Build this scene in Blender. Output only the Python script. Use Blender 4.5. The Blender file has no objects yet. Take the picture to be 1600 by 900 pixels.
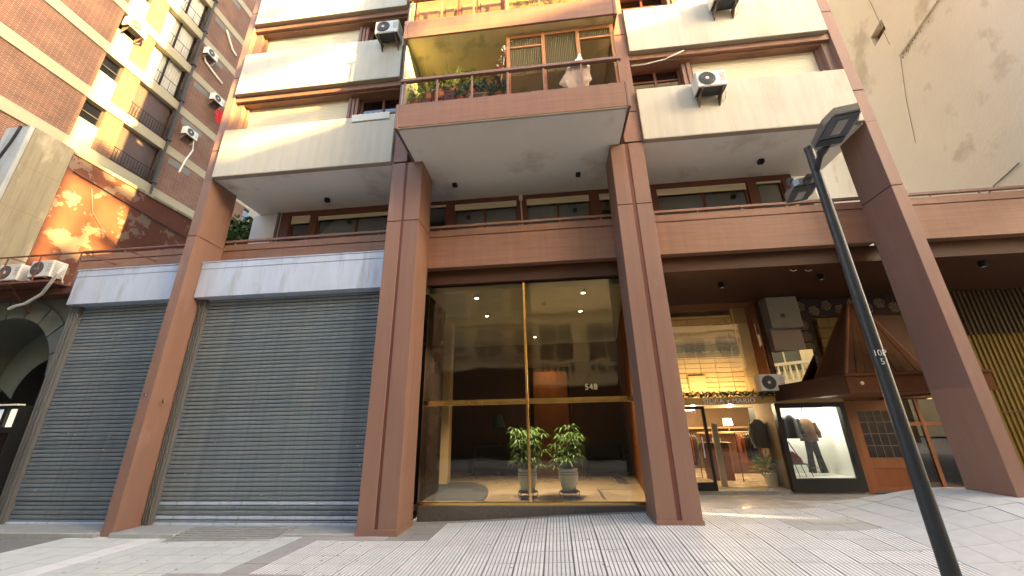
import bpy, bmesh, math, random
from mathutils import Vector, Matrix, Euler
random.seed(7)
PI=math.pi
SC=bpy.context.scene
COL=SC.collection
# ---------------------------------------------------------------- camera
cam=bpy.data.cameras.new('camera'); camo=bpy.data.objects.new('camera',cam); COL.objects.link(camo)
cam.sensor_width=36; cam.lens=604.45/1600*36; cam.clip_start=.05; cam.clip_end=800
def cam_rot(pi,ro,ya):
    cy,sy=math.cos(ya),math.sin(ya)
    f=Vector((sy*math.cos(pi),cy*math.cos(pi),math.sin(pi))); r0=Vector((cy,-sy,0)); d0=f.cross(r0)
    r=math.cos(ro)*r0+math.sin(ro)*d0; d=-math.sin(ro)*r0+math.cos(ro)*d0
    return Matrix((r,-d,-f)).transposed()
camo.matrix_world=Matrix.Translation((0,0,1.5))@cam_rot(math.radians(19.505),math.radians(1.14),math.radians(-5.786)).to_4x4()
SC.camera=camo
# ---------------------------------------------------------------- world, sun, exposure
SUN=Vector((2,-1,.54)).normalized()
EL=math.asin(SUN.z); AZ=math.atan2(SUN.x,SUN.y)
W=bpy.data.worlds.new('World'); SC.world=W; W.use_nodes=True
nt=W.node_tree; bg=nt.nodes['Background']
sky=nt.nodes.new('ShaderNodeTexSky'); sky.sky_type='NISHITA'; sky.sun_disc=False
sky.sun_elevation=EL; sky.sun_rotation=AZ; sky.air_density=1.0; sky.dust_density=4.0; sky.ozone_density=.4
nt.links.new(sky.outputs[0],bg.inputs[0]); bg.inputs[1].default_value=.15
sl=bpy.data.lights.new('sun','SUN'); sl.energy=4.9; sl.angle=math.radians(.6); sl.color=(1,.63,.19)
so=bpy.data.objects.new('sun',sl); COL.objects.link(so); so.rotation_euler=SUN.to_track_quat('Z','Y').to_euler()
SC.view_settings.view_transform='Standard'; SC.view_settings.look='None'
SC.view_settings.exposure=3.2; SC.view_settings.gamma=1
SC.cycles.max_bounces=8; SC.cycles.transparent_max_bounces=12; SC.cycles.caustics_reflective=False
# ---------------------------------------------------------------- materials
MATS={}
def mat(name,col,rough=.6,metal=0,var=.12,sc=2.0,st=(1,1,1),bump=.0,bsc=60,bst=None,rnd=0,emit=0,streak=0,col2=None,c2=(.45,.6),c2sc=1.5,spec=.35,coat=0):
    """procedural surface: base colour with large soft variation, optional second colour patches, fine bump"""
    if name in MATS: return MATS[name]
    m=bpy.data.materials.new(name); m.use_nodes=True; n=m.node_tree.nodes; L=m.node_tree.links
    b=n['Principled BSDF']; b.inputs['Roughness'].default_value=rough; b.inputs['Metallic'].default_value=metal
    if spec is not None: b.inputs['Specular IOR Level'].default_value=spec
    if coat: b.inputs['Coat Weight'].default_value=coat
    tc=n.new('ShaderNodeTexCoord'); mp=n.new('ShaderNodeMapping'); mp.inputs['Scale'].default_value=st
    L.new(tc.outputs['Object'],mp.inputs['Vector'])
    nz=n.new('ShaderNodeTexNoise'); nz.inputs['Scale'].default_value=sc; nz.inputs['Detail'].default_value=8; nz.inputs['Roughness'].default_value=.62
    L.new(mp.outputs[0],nz.inputs['Vector'])
    mx=n.new('ShaderNodeMix'); mx.data_type='RGBA'
    c=Vector(col[:3])
    mx.inputs[6].default_value=(*[max(0,x*(1-var*1.6)) for x in c],1); mx.inputs[7].default_value=(*[min(1,x*(1+var*1.6)) for x in c],1)
    L.new(nz.outputs[0],mx.inputs[0]); out=mx.outputs[2]
    if col2 is not None:
        n2=n.new('ShaderNodeTexNoise'); n2.inputs['Scale'].default_value=c2sc; n2.inputs['Detail'].default_value=10; n2.inputs['Roughness'].default_value=.6
        L.new(mp.outputs[0],n2.inputs['Vector'])
        cr=n.new('ShaderNodeValToRGB'); cr.color_ramp.elements[0].position=c2[0]; cr.color_ramp.elements[1].position=c2[1]
        L.new(n2.outputs[0],cr.inputs[0])
        m2=n.new('ShaderNodeMix'); m2.data_type='RGBA'; m2.inputs[7].default_value=(*col2,1)
        L.new(cr.outputs[0],m2.inputs[0]); L.new(out,m2.inputs[6]); out=m2.outputs[2]
    if streak:
        m3=n.new('ShaderNodeMapping'); m3.inputs['Scale'].default_value=(9,9,.45); L.new(tc.outputs['Object'],m3.inputs['Vector'])
        n3=n.new('ShaderNodeTexNoise'); n3.inputs['Scale'].default_value=1.0; n3.inputs['Detail'].default_value=7; n3.inputs['Roughness'].default_value=.7; L.new(m3.outputs[0],n3.inputs['Vector'])
        r3=n.new('ShaderNodeMapRange'); r3.inputs[1].default_value=.42; r3.inputs[2].default_value=.72; r3.inputs[3].default_value=1; r3.inputs[4].default_value=1-streak; L.new(n3.outputs[0],r3.inputs[0])
        h3=n.new('ShaderNodeHueSaturation'); h3.inputs['Saturation'].default_value=.95; L.new(r3.outputs[0],h3.inputs['Value']); L.new(out,h3.inputs['Color']); out=h3.outputs[0]
    if rnd:
        oi=n.new('ShaderNodeObjectInfo'); hs=n.new('ShaderNodeHueSaturation'); mr=n.new('ShaderNodeMapRange')
        mr.inputs[3].default_value=1-rnd; mr.inputs[4].default_value=1+rnd
        L.new(oi.outputs['Random'],mr.inputs[0]); L.new(mr.outputs[0],hs.inputs['Value']); L.new(out,hs.inputs['Color']); out=hs.outputs[0]
    L.new(out,b.inputs['Base Color'])
    rr=n.new('ShaderNodeMapRange'); rr.inputs[3].default_value=max(.03,rough-.08); rr.inputs[4].default_value=min(1,rough+.1)
    L.new(nz.outputs[0],rr.inputs[0]); L.new(rr.outputs[0],b.inputs['Roughness'])
    if bump:
        nb=n.new('ShaderNodeTexNoise'); nb.inputs['Scale'].default_value=bsc; nb.inputs['Detail'].default_value=4
        if bst:
            mb=n.new('ShaderNodeMapping'); mb.inputs['Scale'].default_value=bst; L.new(tc.outputs['Object'],mb.inputs['Vector']); L.new(mb.outputs[0],nb.inputs['Vector'])
        else: L.new(tc.outputs['Object'],nb.inputs['Vector'])
        bp=n.new('ShaderNodeBump'); bp.inputs['Strength'].default_value=bump; bp.inputs['Distance'].default_value=.02
        L.new(nb.outputs[0],bp.inputs['Height']); L.new(bp.outputs[0],b.inputs['Normal'])
    if emit:
        b.inputs['Emission Color'].default_value=(*col,1); b.inputs['Emission Strength'].default_value=emit
    MATS[name]=m; return m
def glass(name,tint=(1,1,1),ior=1.5,rough=.0,base=.0,bump=0):
    if name in MATS: return MATS[name]
    m=bpy.data.materials.new(name); m.use_nodes=True; n=m.node_tree.nodes; L=m.node_tree.links
    n.remove(n['Principled BSDF']); o=n['Material Output']
    t=n.new('ShaderNodeBsdfTransparent'); t.inputs[0].default_value=(*tint,1)
    g=n.new('ShaderNodeBsdfGlossy'); g.inputs['Roughness'].default_value=rough
    fr=n.new('ShaderNodeFresnel'); fr.inputs[0].default_value=ior
    ad=n.new('ShaderNodeMath'); ad.operation='MAXIMUM'; ad.inputs[1].default_value=base; L.new(fr.outputs[0],ad.inputs[0])
    mx=n.new('ShaderNodeMixShader'); L.new(ad.outputs[0],mx.inputs[0]); L.new(t.outputs[0],mx.inputs[1]); L.new(g.outputs[0],mx.inputs[2])
    if bump:
        tc=n.new('ShaderNodeTexCoord'); nb=n.new('ShaderNodeTexNoise'); nb.inputs['Scale'].default_value=1.3; nb.inputs['Detail'].default_value=1
        L.new(tc.outputs['Object'],nb.inputs['Vector']); bp=n.new('ShaderNodeBump'); bp.inputs['Strength'].default_value=bump; bp.inputs['Distance'].default_value=.02
        L.new(nb.outputs[0],bp.inputs['Height']); L.new(bp.outputs[0],g.inputs['Normal']); 
    L.new(mx.outputs[0],o.inputs[0]); MATS[name]=m; return m
def emis(name,col,s):
    if name in MATS: return MATS[name]
    m=bpy.data.materials.new(name); m.use_nodes=True; n=m.node_tree.nodes; b=n['Principled BSDF']
    b.inputs['Base Color'].default_value=(*col,1); b.inputs['Emission Color'].default_value=(*col,1); b.inputs['Emission Strength'].default_value=s
    MATS[name]=m; return m
def brickmat(name,c1,c2,mortar,axis='yz',bw=.2,rh=.058,ms=.012,rot=0,bump=.6):
    if name in MATS: return MATS[name]
    m=bpy.data.materials.new(name); m.use_nodes=True; n=m.node_tree.nodes; L=m.node_tree.links; b=n['Principled BSDF']; b.inputs['Roughness'].default_value=.85
    tc=n.new('ShaderNodeTexCoord'); sp=n.new('ShaderNodeSeparateXYZ'); cb=n.new('ShaderNodeCombineXYZ'); L.new(tc.outputs['Object'],sp.inputs[0])
    L.new(sp.outputs['XYZ'.index(axis[0].upper())],cb.inputs[0]); L.new(sp.outputs['XYZ'.index(axis[1].upper())],cb.inputs[1])
    bt=n.new('ShaderNodeTexBrick'); bt.inputs['Scale'].default_value=1; bt.inputs['Brick Width'].default_value=bw; bt.inputs['Row Height'].default_value=rh; bt.inputs['Mortar Size'].default_value=ms; bt.inputs['Mortar Smooth'].default_value=.3
    bt.inputs['Color1'].default_value=(*c1,1); bt.inputs['Color2'].default_value=(*c2,1); bt.inputs['Mortar'].default_value=(*mortar,1); L.new(cb.outputs[0],bt.inputs[0])
    nz=n.new('ShaderNodeTexNoise'); nz.inputs['Scale'].default_value=1.2; nz.inputs['Detail'].default_value=8; L.new(tc.outputs['Object'],nz.inputs[0])
    hs=n.new('ShaderNodeHueSaturation'); mr=n.new('ShaderNodeMapRange'); mr.inputs[3].default_value=.55; mr.inputs[4].default_value=1.45; L.new(nz.outputs[0],mr.inputs[0]); L.new(mr.outputs[0],hs.inputs['Value']); L.new(bt.outputs[0],hs.inputs['Color'])
    L.new(hs.outputs[0],b.inputs['Base Color'])
    bp=n.new('ShaderNodeBump'); bp.inputs['Strength'].default_value=bump; bp.inputs['Distance'].default_value=.012; bp.invert=True; L.new(bt.outputs['Fac'],bp.inputs['Height']); L.new(bp.outputs[0],b.inputs['Normal'])
    MATS[name]=m; return m
brown=mat('brown_paint',(.265,.147,.108),.55,0,.10,1.2,(1,1,.35),.12,90,col2=(.32,.20,.155),c2=(.60,.78),c2sc=2.6,streak=.12,rnd=.06)
brownh=mat('brown_paint_brushed',(.27,.135,.082),.5,0,.22,3.0,(.35,3,9),.15,40,(.6,4,12),streak=.15)
brownd=mat('brown_dark',(.085,.03,.018),.6,0,.15,2)
browng=mat('brown_groove',(.15,.055,.035),.6,0,.1,2)
ceilm=mat('arcade_ceiling_paint',(.062,.023,.009),.55,0,.2,1.2)
cream=mat('cream_render',(.56,.54,.455),.75,0,.10,1.3,(1,1,.6),.15,50,col2=(.48,.43,.33),c2=(.55,.75),c2sc=1.1,streak=.13)
soff=mat('soffit_paint',(.84,.83,.77),.8,0,.06,.8,(1,1,1),.05,40,col2=(.58,.55,.48),c2=(.55,.75),c2sc=1.3)
shut=mat('roller_blind_cream',(.70,.64,.48),.6,0,.12,2.5,(.5,1,8))
steel=mat('shutter_steel',(.235,.28,.305),.45,.3,.16,1.6,(1,1,.8),.08,50,rnd=.07,col2=(.18,.215,.24),c2=(.5,.72),c2sc=1.0,streak=.25)
galv=mat('galvanised_sheet',(.56,.64,.78),.42,.15,.12,2.2,(3,1,.5),.05,30,col2=(.42,.46,.52),c2=(.52,.7),c2sc=2)
jamb=mat('steel_jamb',(.17,.17,.17),.5,.2,.12,3,(1,1,.4))
brass=mat('polished_brass',(.72,.48,.16),.22,.95,.12,4,(1,1,1))
stone_d=mat('dark_granite',(.10,.09,.08),.35,0,.35,14,(1,1,1),.1,60)
stone_g=mat('grey_granite',(.36,.37,.36),.6,0,.22,9,(1,1,1),.2,70)
concr=mat('stained_concrete',(.31,.275,.195),.9,0,.16,1.8,(1,1,.35),.35,26,col2=(.44,.40,.30),c2=(.56,.66),c2sc=2.2,streak=.3)
white=mat('white_enamel',(.74,.74,.70),.45,0,.05,3)
whitep=mat('white_plaster',(.72,.74,.74),.8,0,.08,2,(1,1,1),.1,40)
black=mat('black_paint',(.012,.012,.014),.35,0,.1,3)
darkgrey=mat('dark_grille',(.05,.05,.05),.5,0,.1,3)
grey=mat('lamp_grey_metal',(.25,.26,.28),.4,.5,.1,6)
pole_m=mat('pole_dark_paint',(.055,.062,.068),.38,.3,.3,7,(1,1,.5),.15,60)
wood=mat('varnished_wood',(.22,.078,.022),.5,0,.28,3.5,(1,1,.25),.12,50,(3,3,.6))
woodd=mat('dark_wood',(.13,.05,.02),.4,0,.3,3,(1,1,.3))
gdark=mat('dark_room',(.05,.045,.04),.9,0,.1,2)
foliage=mat('leaf_green',(.06,.12,.03),.5,0,.35,3,rnd=.2)
foliage2=mat('leaf_yellow_green',(.24,.34,.06),.5,0,.3,5,rnd=.2)
terra=mat('terracotta',(.40,.16,.08),.8,0,.2,6)
wpane=glass('window_pane',(.65,.68,.62),1.5,.01,.20)
gent=glass('entrance_pane',(.84,.84,.80),1.5,.045,.06,bump=.3)
gshop=glass('shop_pane',(.92,.92,.9),1.45,.0,.04)
# ---------------------------------------------------------------- mesh builder
class MB:
    def __init__(s): s.v=[]; s.f=[]; s.sm=False
    def add(s,vs,fs):
        o=len(s.v); s.v+= [tuple(v) for v in vs]; s.f+=[tuple(i+o for i in f) for f in fs]; return s
    def box(s,x0,x1,y0,y1,z0,z1,c=0):
        if c:
            bm=bmesh.new(); vs=[bm.verts.new(p) for p in ((x0,y0,z0),(x1,y0,z0),(x1,y1,z0),(x0,y1,z0),(x0,y0,z1),(x1,y0,z1),(x1,y1,z1),(x0,y1,z1))]
            for f in ((0,3,2,1),(4,5,6,7),(0,1,5,4),(1,2,6,5),(2,3,7,6),(3,0,4,7)): bm.faces.new([vs[i] for i in f])
            bmesh.ops.bevel(bm,geom=bm.edges[:],offset=c,segments=1,affect='EDGES'); bm.verts.index_update()
            s.add([v.co[:] for v in bm.verts],[[v.index for v in f.verts] for f in bm.faces]); bm.free(); return s
        return s.add(((x0,y0,z0),(x1,y0,z0),(x1,y1,z0),(x0,y1,z0),(x0,y0,z1),(x1,y0,z1),(x1,y1,z1),(x0,y1,z1)),((0,3,2,1),(4,5,6,7),(0,1,5,4),(1,2,6,5),(2,3,7,6),(3,0,4,7)))
    def quad(s,a,b,c,d): return s.add((a,b,c,d),((0,1,2,3),))
    def prism(s,pts,d):
        n=len(pts); d=Vector(d); v=[Vector(p) for p in pts]+[Vector(p)+d for p in pts]
        return s.add(v,[tuple(range(n))[::-1],tuple(range(n,2*n))]+[(i,(i+1)%n,n+(i+1)%n,n+i) for i in range(n)])
    def tube(s,pts,r,n=8,cap=True):
        pts=[Vector(p) for p in pts]; rs=r if isinstance(r,(list,tuple)) else [r]*len(pts); vs=[]; fs=[]
        for i,p in enumerate(pts):
            d=(pts[min(i+1,len(pts)-1)]-pts[max(i-1,0)]).normalized()
            u=d.cross(Vector((0,0,1)));
            if u.length<.05: u=d.cross(Vector((0,1,0)))
            u.normalize(); w=d.cross(u)
            for k in range(n): a=2*PI*k/n; vs.append(p+(u*math.cos(a)+w*math.sin(a))*rs[i])
        for i in range(len(pts)-1):
            for k in range(n): fs.append((i*n+k,i*n+(k+1)%n,(i+1)*n+(k+1)%n,(i+1)*n+k))
        if cap: fs+= [tuple(range(n)),tuple(range((len(pts)-1)*n,len(pts)*n))[::-1]]
        return s.add(vs,fs)
    def lathe(s,prof,c=(0,0,0),n=20,axis='z'):
        vs=[];fs=[]
        for r,h in prof:
            for k in range(n):
                a=2*PI*k/n; x,y=r*math.cos(a),r*math.sin(a)
                vs.append((c[0]+x,c[1]+y,c[2]+h) if axis=='z' else (c[0]+x,c[1]+h,c[2]+y))
        for i in range(len(prof)-1):
            for k in range(n): fs.append((i*n+k,i*n+(k+1)%n,(i+1)*n+(k+1)%n,(i+1)*n+k))
        fs+=[tuple(range(n)),tuple(range((len(prof)-1)*n,len(prof)*n))]
        return s.add(vs,fs)
    def xf(s,M,start=0):
        for i in range(start,len(s.v)): s.v[i]=tuple(M@Vector(s.v[i]))
        return s
def rootloc(p):
    o=Vector((0,0,0))
    while p is not None: o+=p.location; p=p.parent
    return o
LOCAL=set()
def isloc(p):
    while p is not None:
        if p.name in LOCAL: return True
        p=p.parent
    return False
def build(name,mb,m,parent=None,smooth=False,label=None,kind=None,raw=False):
    me=bpy.data.meshes.new(name)
    vs=mb.v
    if parent is not None and not raw and not isloc(parent):
        o=rootloc(parent); vs=[(v[0]-o.x,v[1]-o.y,v[2]-o.z) for v in vs]
    me.from_pydata(vs,[],mb.f); me.update()
    bm=bmesh.new(); bm.from_mesh(me); bmesh.ops.recalc_face_normals(bm,faces=bm.faces); bm.to_mesh(me); bm.free()
    if m: me.materials.append(m)
    if smooth:
        for p in me.polygons: p.use_smooth=True
        try: me.set_sharp_from_angle(angle=math.radians(38))
        except Exception: pass
    ob=bpy.data.objects.new(name,me); COL.objects.link(ob); ob.parent=parent
    if label: ob['label']=label
    if kind: ob['kind']=kind
    return ob
def thing(name,label,cat,loc=(0,0,0),rz=0,group=None,local=False):
    o=bpy.data.objects.new(name,None); COL.objects.link(o); o.location=loc; o.rotation_euler=(0,0,rz); o.empty_display_size=.1
    o['label']=label; o['category']=cat
    if group: o['group']=group
    if local: LOCAL.add(o.name)
    return o
def tag(o,label,cat,group=None,kind=None):
    o['label']=label; o['category']=cat
    if group: o['group']=group
    if kind: o['kind']=kind
    return o
def struct(name,mb,m,parent=None):
    o=build(name,mb,m,parent)
    if parent is None: o['kind']='structure'
    return o
def copyobj(o,parent):
    c=o.copy(); COL.objects.link(c); c.parent=parent
    for ch in list(o.children): copyobj(ch,c)
    return c
def dup(root,loc,rz,label,scale=1):
    r=copyobj(root,None); r.location=loc; r.rotation_euler=(0,0,rz); r['label']=label
    if scale!=1: r.scale=(scale,)*3
    return r
def text_mb(s,size,depth,M,spacing=1.0,font=None):
    cu=bpy.data.curves.new('lettering','FONT'); cu.body=s; cu.size=size; cu.extrude=depth; cu.align_x='CENTER'; cu.align_y='CENTER'; cu.space_character=spacing; cu.resolution_u=3
    to=bpy.data.objects.new('lettering',cu); COL.objects.link(to); bpy.context.view_layer.update()
    me=bpy.data.meshes.new_from_object(to); mb=MB(); mb.add([v.co[:] for v in me.vertices],[tuple(p.vertices) for p in me.polygons])
    bpy.data.objects.remove(to); bpy.data.meshes.remove(me); return mb.xf(M)
FACE=Matrix(((1,0,0,0),(0,0,-1,0),(0,1,0,0),(0,0,0,1)))   # xy plane -> xz plane facing -y
def T(x,y,z): return Matrix.Translation((x,y,z))
def islands(mb):
    par=list(range(len(mb.v)))
    def f(a):
        while par[a]!=a: par[a]=par[par[a]]; a=par[a]
        return a
    for fc in mb.f:
        for i in fc[1:]: par[f(i)]=f(fc[0])
    key={}
    for i,v in enumerate(mb.v): key.setdefault((round(v[0],5),round(v[1],5),round(v[2],5)),[]).append(i)
    for l in key.values():
        for i in l[1:]: par[f(i)]=f(l[0])
    gr={}
    for i in range(len(mb.v)): gr.setdefault(f(i),[]).append(i)
    out=[]
    for k,l in gr.items():
        ix={o:n for n,o in enumerate(l)}; m=MB(); m.add([mb.v[i] for i in l],[tuple(ix[i] for i in fc) for fc in mb.f if f(fc[0])==k]); out.append(m)
    return sorted(out,key=lambda m:min(v[0] for v in m.v))
def letters(name,mb,m,parent):
    for i in islands(mb): build(name,i,m,parent)
def sstep(t): t=max(0,min(1,t)); return t*t*(3-2*t)
def gz(x,y):
    a=sstep((x+2.6)/4.2); b=sstep((y-4.2)/2.0)*(1-.75*sstep((y-7.4)/2.1))
    c=.33*sstep((x-3.6)/2.3)*sstep((y-4.4)/1.9)*(1-sstep((y-7.1)/1.3))   # raised paving round the far right column
    return -.035*sstep((-3.5-x)/3)+.13*a*b+.03*a+c
# ================================================================ ground
g=MB(); nx,ny=112,72
xs=[-16+32*i/nx for i in range(nx+1)]; ys=[-1+11.5*j/ny for j in range(ny+1)]
g.add([(x,y,gz(x,y)-.022) for y in ys for x in xs],[(j*(nx+1)+i,j*(nx+1)+i+1,(j+1)*(nx+1)+i+1,(j+1)*(nx+1)+i) for j in range(ny) for i in range(nx)])
grout=mat('grout',(.22,.22,.21),.9,0,.2,5,bump=.2)
pave=struct('pavement',g,grout)
road=struct('road',MB().box(-200,200,-120,130,-.3,-.12),mat('street_paving',(.42,.41,.39),.85,0,.15,3,bump=.3,bsc=80))
PX=.3267; PY=.33; X0=-1.85; Y0=6.07
def slabmesh(ribs):
    w=PX-.008; h=PY-.008; mb=MB(); x0=-w/2; vs=[]; prof=[]
    if ribs:
        p=w/ribs; gdep=.012; gw=.0125
        for k in range(ribs):
            a=x0+k*p; prof+=[(a,-gdep if k else -.02),(a+gw*.5,0),(a+p-gw*.5,0)]
        prof.append((x0+w,-.02)); prof.append((x0+w,-.03)); prof.insert(0,(x0,-.03))
    else: prof=[(x0,-.03),(x0,-.003),(x0+.004,0),(x0+w-.004,0),(x0+w,-.003),(x0+w,-.03)]
    n=len(prof)
    for yy in (-h/2,h/2):
        for a,b in prof: vs.append((a,yy,b))
    mb.add(vs,[(i,i+1,n+i+1,n+i) for i in range(n-1)]+[tuple(range(n)),tuple(range(n,2*n))])
    mb.dirt=[i for i in range(n-1) if ribs and abs(prof[i][1]-prof[i+1][1])>.001]
    return mb
tile_w=mat('paving_white',(.74,.75,.735),.5,0,.10,5,(1,1,1),.15,70,rnd=.07,col2=(.52,.53,.52),c2=(.55,.8),c2sc=2.5)
tile_c=mat('paving_cool_white',(.68,.75,.75),.55,0,.10,5,(1,1,1),.15,70,rnd=.06)
tile_b=mat('paving_grey_brown',(.39,.375,.365),.7,0,.12,8,(1,1,1),.2,80,rnd=.05)
tile_g=mat('paving_mid_grey',(.42,.42,.39),.6,0,.15,8,(1,1,1),.2,80,rnd=.06)
tile_s=mat('paving_smooth_beige',(.66,.64,.59),.2,0,.08,4,(1,1,1),.03,30,rnd=.05)
tile_p=mat('paving_pale_smooth',(.54,.55,.54),.65,0,.12,6,(1,1,1),.15,70,rnd=.03)
tile_d=mat('paving_dark_ribbed',(.26,.255,.25),.6,0,.2,6,(1,1,1),.1,70,rnd=.1)
groove_m=mat('groove_dirt_shade',(.36,.36,.35),.9,0,.2,6)  # groove tone: dirt, plus the shade the shallow ribs do not give
def kind_of(i,j):
    x=X0+(i+.5)*PX; y=Y0+(j+.5)*PY
    if -2.42<x<-1.85 and 6.05<y: return 'd'
    if y>6.95 and -2.5<x<1.5: return 'd' if y<7.3 else None
    if x>3.0 and x<4.05 and 6.07<y<6.74: return 'g'
    if x>4.05 and 4.7<y<8.3: return 'p'
    if x>1.9 and y>7.35: return 's'
    if x>4.1 and y>6.7: return 's'
    if -3.82<x<-3.48: return 'b'
    if y<4.75 and -4.4<x<-2.8: return 'b'
    if 6.05<y<6.38 and -3.9<x<-1.9: return 'b'
    if -6.43<x<-6.1: return 'c2'
    if x<-3.8: return 'c'
    return 'w'
SM={'w':(slabmesh(7),tile_w),'c':(slabmesh(9),tile_c),'c2':(slabmesh(0),tile_w),'b':(slabmesh(0),tile_b),'g':(slabmesh(0),tile_g),'s':(slabmesh(0),tile_s),'d':(slabmesh(8),tile_d),'p':(slabmesh(0),tile_p)}
R3=camo.matrix_world.inverted()
def inframe(p,mx=1.03,my=1.03):
    q=R3@Vector(p)
    if q.z>-.1: return False
    u=q.x/-q.z*604.45/800; v=q.y/-q.z*604.45/450
    return abs(u)<mx and abs(v)<my
slabs=[]
def blocked(x,y):
    if y>6.25 and x<-2.95: return True
    if y>9.45: return True
    if y>7.25 and -2.4<x<1.9: return True
    return False
for j in range(-8,12):
    for i in range(-18,34):
        x=X0+(i+.5)*PX; y=Y0+(j+.5)*PY; k=kind_of(i,j)
        if k is None or blocked(x,y): continue
        if not inframe((x,y,gz(x,y)),1.06,1.12): continue
        d=(x*x+y*y); slabs.append((d,x,y,k))
slabs.sort()
proto={}
rest={}
for n_,(d,x,y,k) in enumerate(slabs):
    mb,m=SM[k]; z=gz(x,y); e=.05
    rx=math.atan((gz(x,y+e)-gz(x,y-e))/(2*e)); ry=-math.atan((gz(x+e,y)-gz(x-e,y))/(2*e))
    dz=random.uniform(-.0015,.0015)
    if k=='p' and n_<300:
        w2,h2=PX/2-.002,PY/2-.002; cs=[(-w2,-h2),(w2,-h2),(w2,h2),(-w2,h2)]
        m_=MB(); m_.add([(a,b,gz(x+a,y+b)-z-.03) for a,b in cs]+[(a,b,gz(x+a,y+b)-z) for a,b in cs],((0,3,2,1),(4,5,6),(4,6,7),(0,1,5,4),(1,2,6,5),(2,3,7,6),(3,0,4,7)))
        o=build('paving_slab',m_,m,pave); o.location=(x,y,z+dz*.5); continue
    if n_<300:
        if k not in proto:
            proto[k]=build('paving_slab',mb,m,pave); o=proto[k]; o.data.materials.append(groove_m)
            for q in mb.dirt: o.data.polygons[q].material_index=1
        else: o=bpy.data.objects.new('paving_slab',proto[k].data); COL.objects.link(o); o.parent=pave
        o.location=(x,y,z+dz); o.rotation_euler=(rx+random.uniform(-.003,.003),ry+random.uniform(-.003,.003),0)
    else:
        rb=rest.setdefault(k,MB()); st=len(rb.v); rb.add(mb.v,mb.f); rb.xf(T(x,y,z+dz)@Euler((rx,ry,0)).to_matrix().to_4x4(),st)
if rest:
    allmb=MB(); mats=[]; mi=[]
    for k,rb in rest.items():
        c0=len(allmb.f); allmb.add(rb.v,rb.f); mats.append(SM[k][1]); nf=len(SM[k][0].f); ds=set(SM[k][0].dirt); mi+=[(-1 if (q%nf) in ds else len(mats)-1) for q in range(len(allmb.f)-c0)]
    o=build('paving_slab_rows',allmb,None,pave,kind='stuff')
    mats.append(groove_m); mi=[len(mats)-1 if q<0 else q for q in mi]
    for m in mats: o.data.materials.append(m)
    for p,q in zip(o.data.polygons,mi): p.material_index=q
gm=MB(); rg=random.Random(77)
for q in range(150):
    x=rg.uniform(-6,5.5); y=rg.uniform(4.6,7.0 if x>-2.8 else 6.1); rr=rg.uniform(.007,.02); z=gz(x,y)+.003
    if (-3.05<x<-2.3 or 1.2<x<2.0) and y>6.2: continue
    gm.add([(x+rr*math.cos(a)*rg.uniform(.7,1.2),y+rr*math.sin(a)*rg.uniform(.7,1.2),z) for a in [2*PI*i/7 for i in range(7)]],[tuple(range(7))])
build('gum_spots',gm,mat('gum_grey',(.22,.22,.21),.8),pave,kind='stuff')
# ================================================================ main building
B=thing('apartment_building','brown clad apartment block with cream parapets and a central projecting balcony stack','building',(-.5,6.6,0))
F=6.3
JT=(5.23,7.32,9.42,11.6)
def column(parts,y0,y1,zbot,ztop,full=True):
    """parts: list of (x0,x1) cladding strips"""
    xa=min(p[0] for p in parts); xb=max(p[1] for p in parts)
    core=build('column',MB().box(xa+.012,xb-.012,y0+.012,y1-.012,zbot,ztop),browng,B)
    zs=[zbot]+[z for z in JT if zbot<z<ztop]+[ztop]
    for (x0,x1) in parts:
        for i in range(len(zs)-1):
            a=zs[i]+(.009 if i else 0); b=zs[i+1]-(.009 if i<len(zs)-2 else 0)
            build('cladding_panel',MB().box(x0,x1,y0,y1,a,b,.005),brown,core)
    return core
column([(-7.23,-7.03)],6.3,6.98,-.1,6.59)
column([(-3.03,-2.755),(-2.70,-2.404)],6.3,6.96,-.06,6.57)
column([(1.315,1.585),(1.655,1.93)],6.3,6.96,0,6.57)
column([(5.89,6.09)],6.3,6.98,.35,6.59)
column([(-7.23,-7.03)],6.3,6.6,6.59,16)
column([(-3.03,-2.74)],6.3,6.6,6.6,16)
column([(1.60,1.93)],6.3,6.6,6.6,16)
column([(5.89,6.09)],6.3,6.98,6.59,16)
for (x0,x1,z) in ((-3.045,-2.389,.0),(1.30,1.945,.13)):
    build('column_plinth',MB().box(x0,x1,6.288,6.975,z-.05,z+.085,.004),browng if 0 else brown,B)
# beams at y=6.97
def beam(x0,x1,cutl=False):
    o=build('beam',MB().box(x0,x1,6.985,7.2,4.50,5.17,0),brownh,B)
    build('beam_fascia_board',MB().box(x0,x1,6.97,6.984,4.49,5.165,.003),brownh,o)
    build('beam_fascia_board',MB().box(x0,x1,6.97,6.984,5.185,5.33,.003),brownh,o)
    build('beam_coping',MB().box(x0,x1,7.0,7.22,5.17,5.32),brown,o)
    r=build('handrail',MB().box(x0,x1,6.97,7.03,5.385,5.44,.006),brown,B)
    x=x0+.25
    while x<x1: build('rail_bracket',MB().box(x-.012,x+.012,6.985,7.01,5.32,5.386),brown,r); x+=.82
beam(-10.55,-7.2); beam(-7.05,-3.0); beam(-2.42,1.34); beam(1.9,5.92); beam(6.05,14)
# terrace floor + mezzanine wall
build('terrace_floor',MB().box(-7.4,7.9,7.2,7.8,4.95,5.05),stone_g,B)
build('header_panel',MB().box(-2.45,14,7.16,7.2,4.2,4.5),ceilm,B)
arc=build('arcade_ceiling',MB().box(-2.42,14,7.2,10.2,4.2,4.3),ceilm,B)
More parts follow.
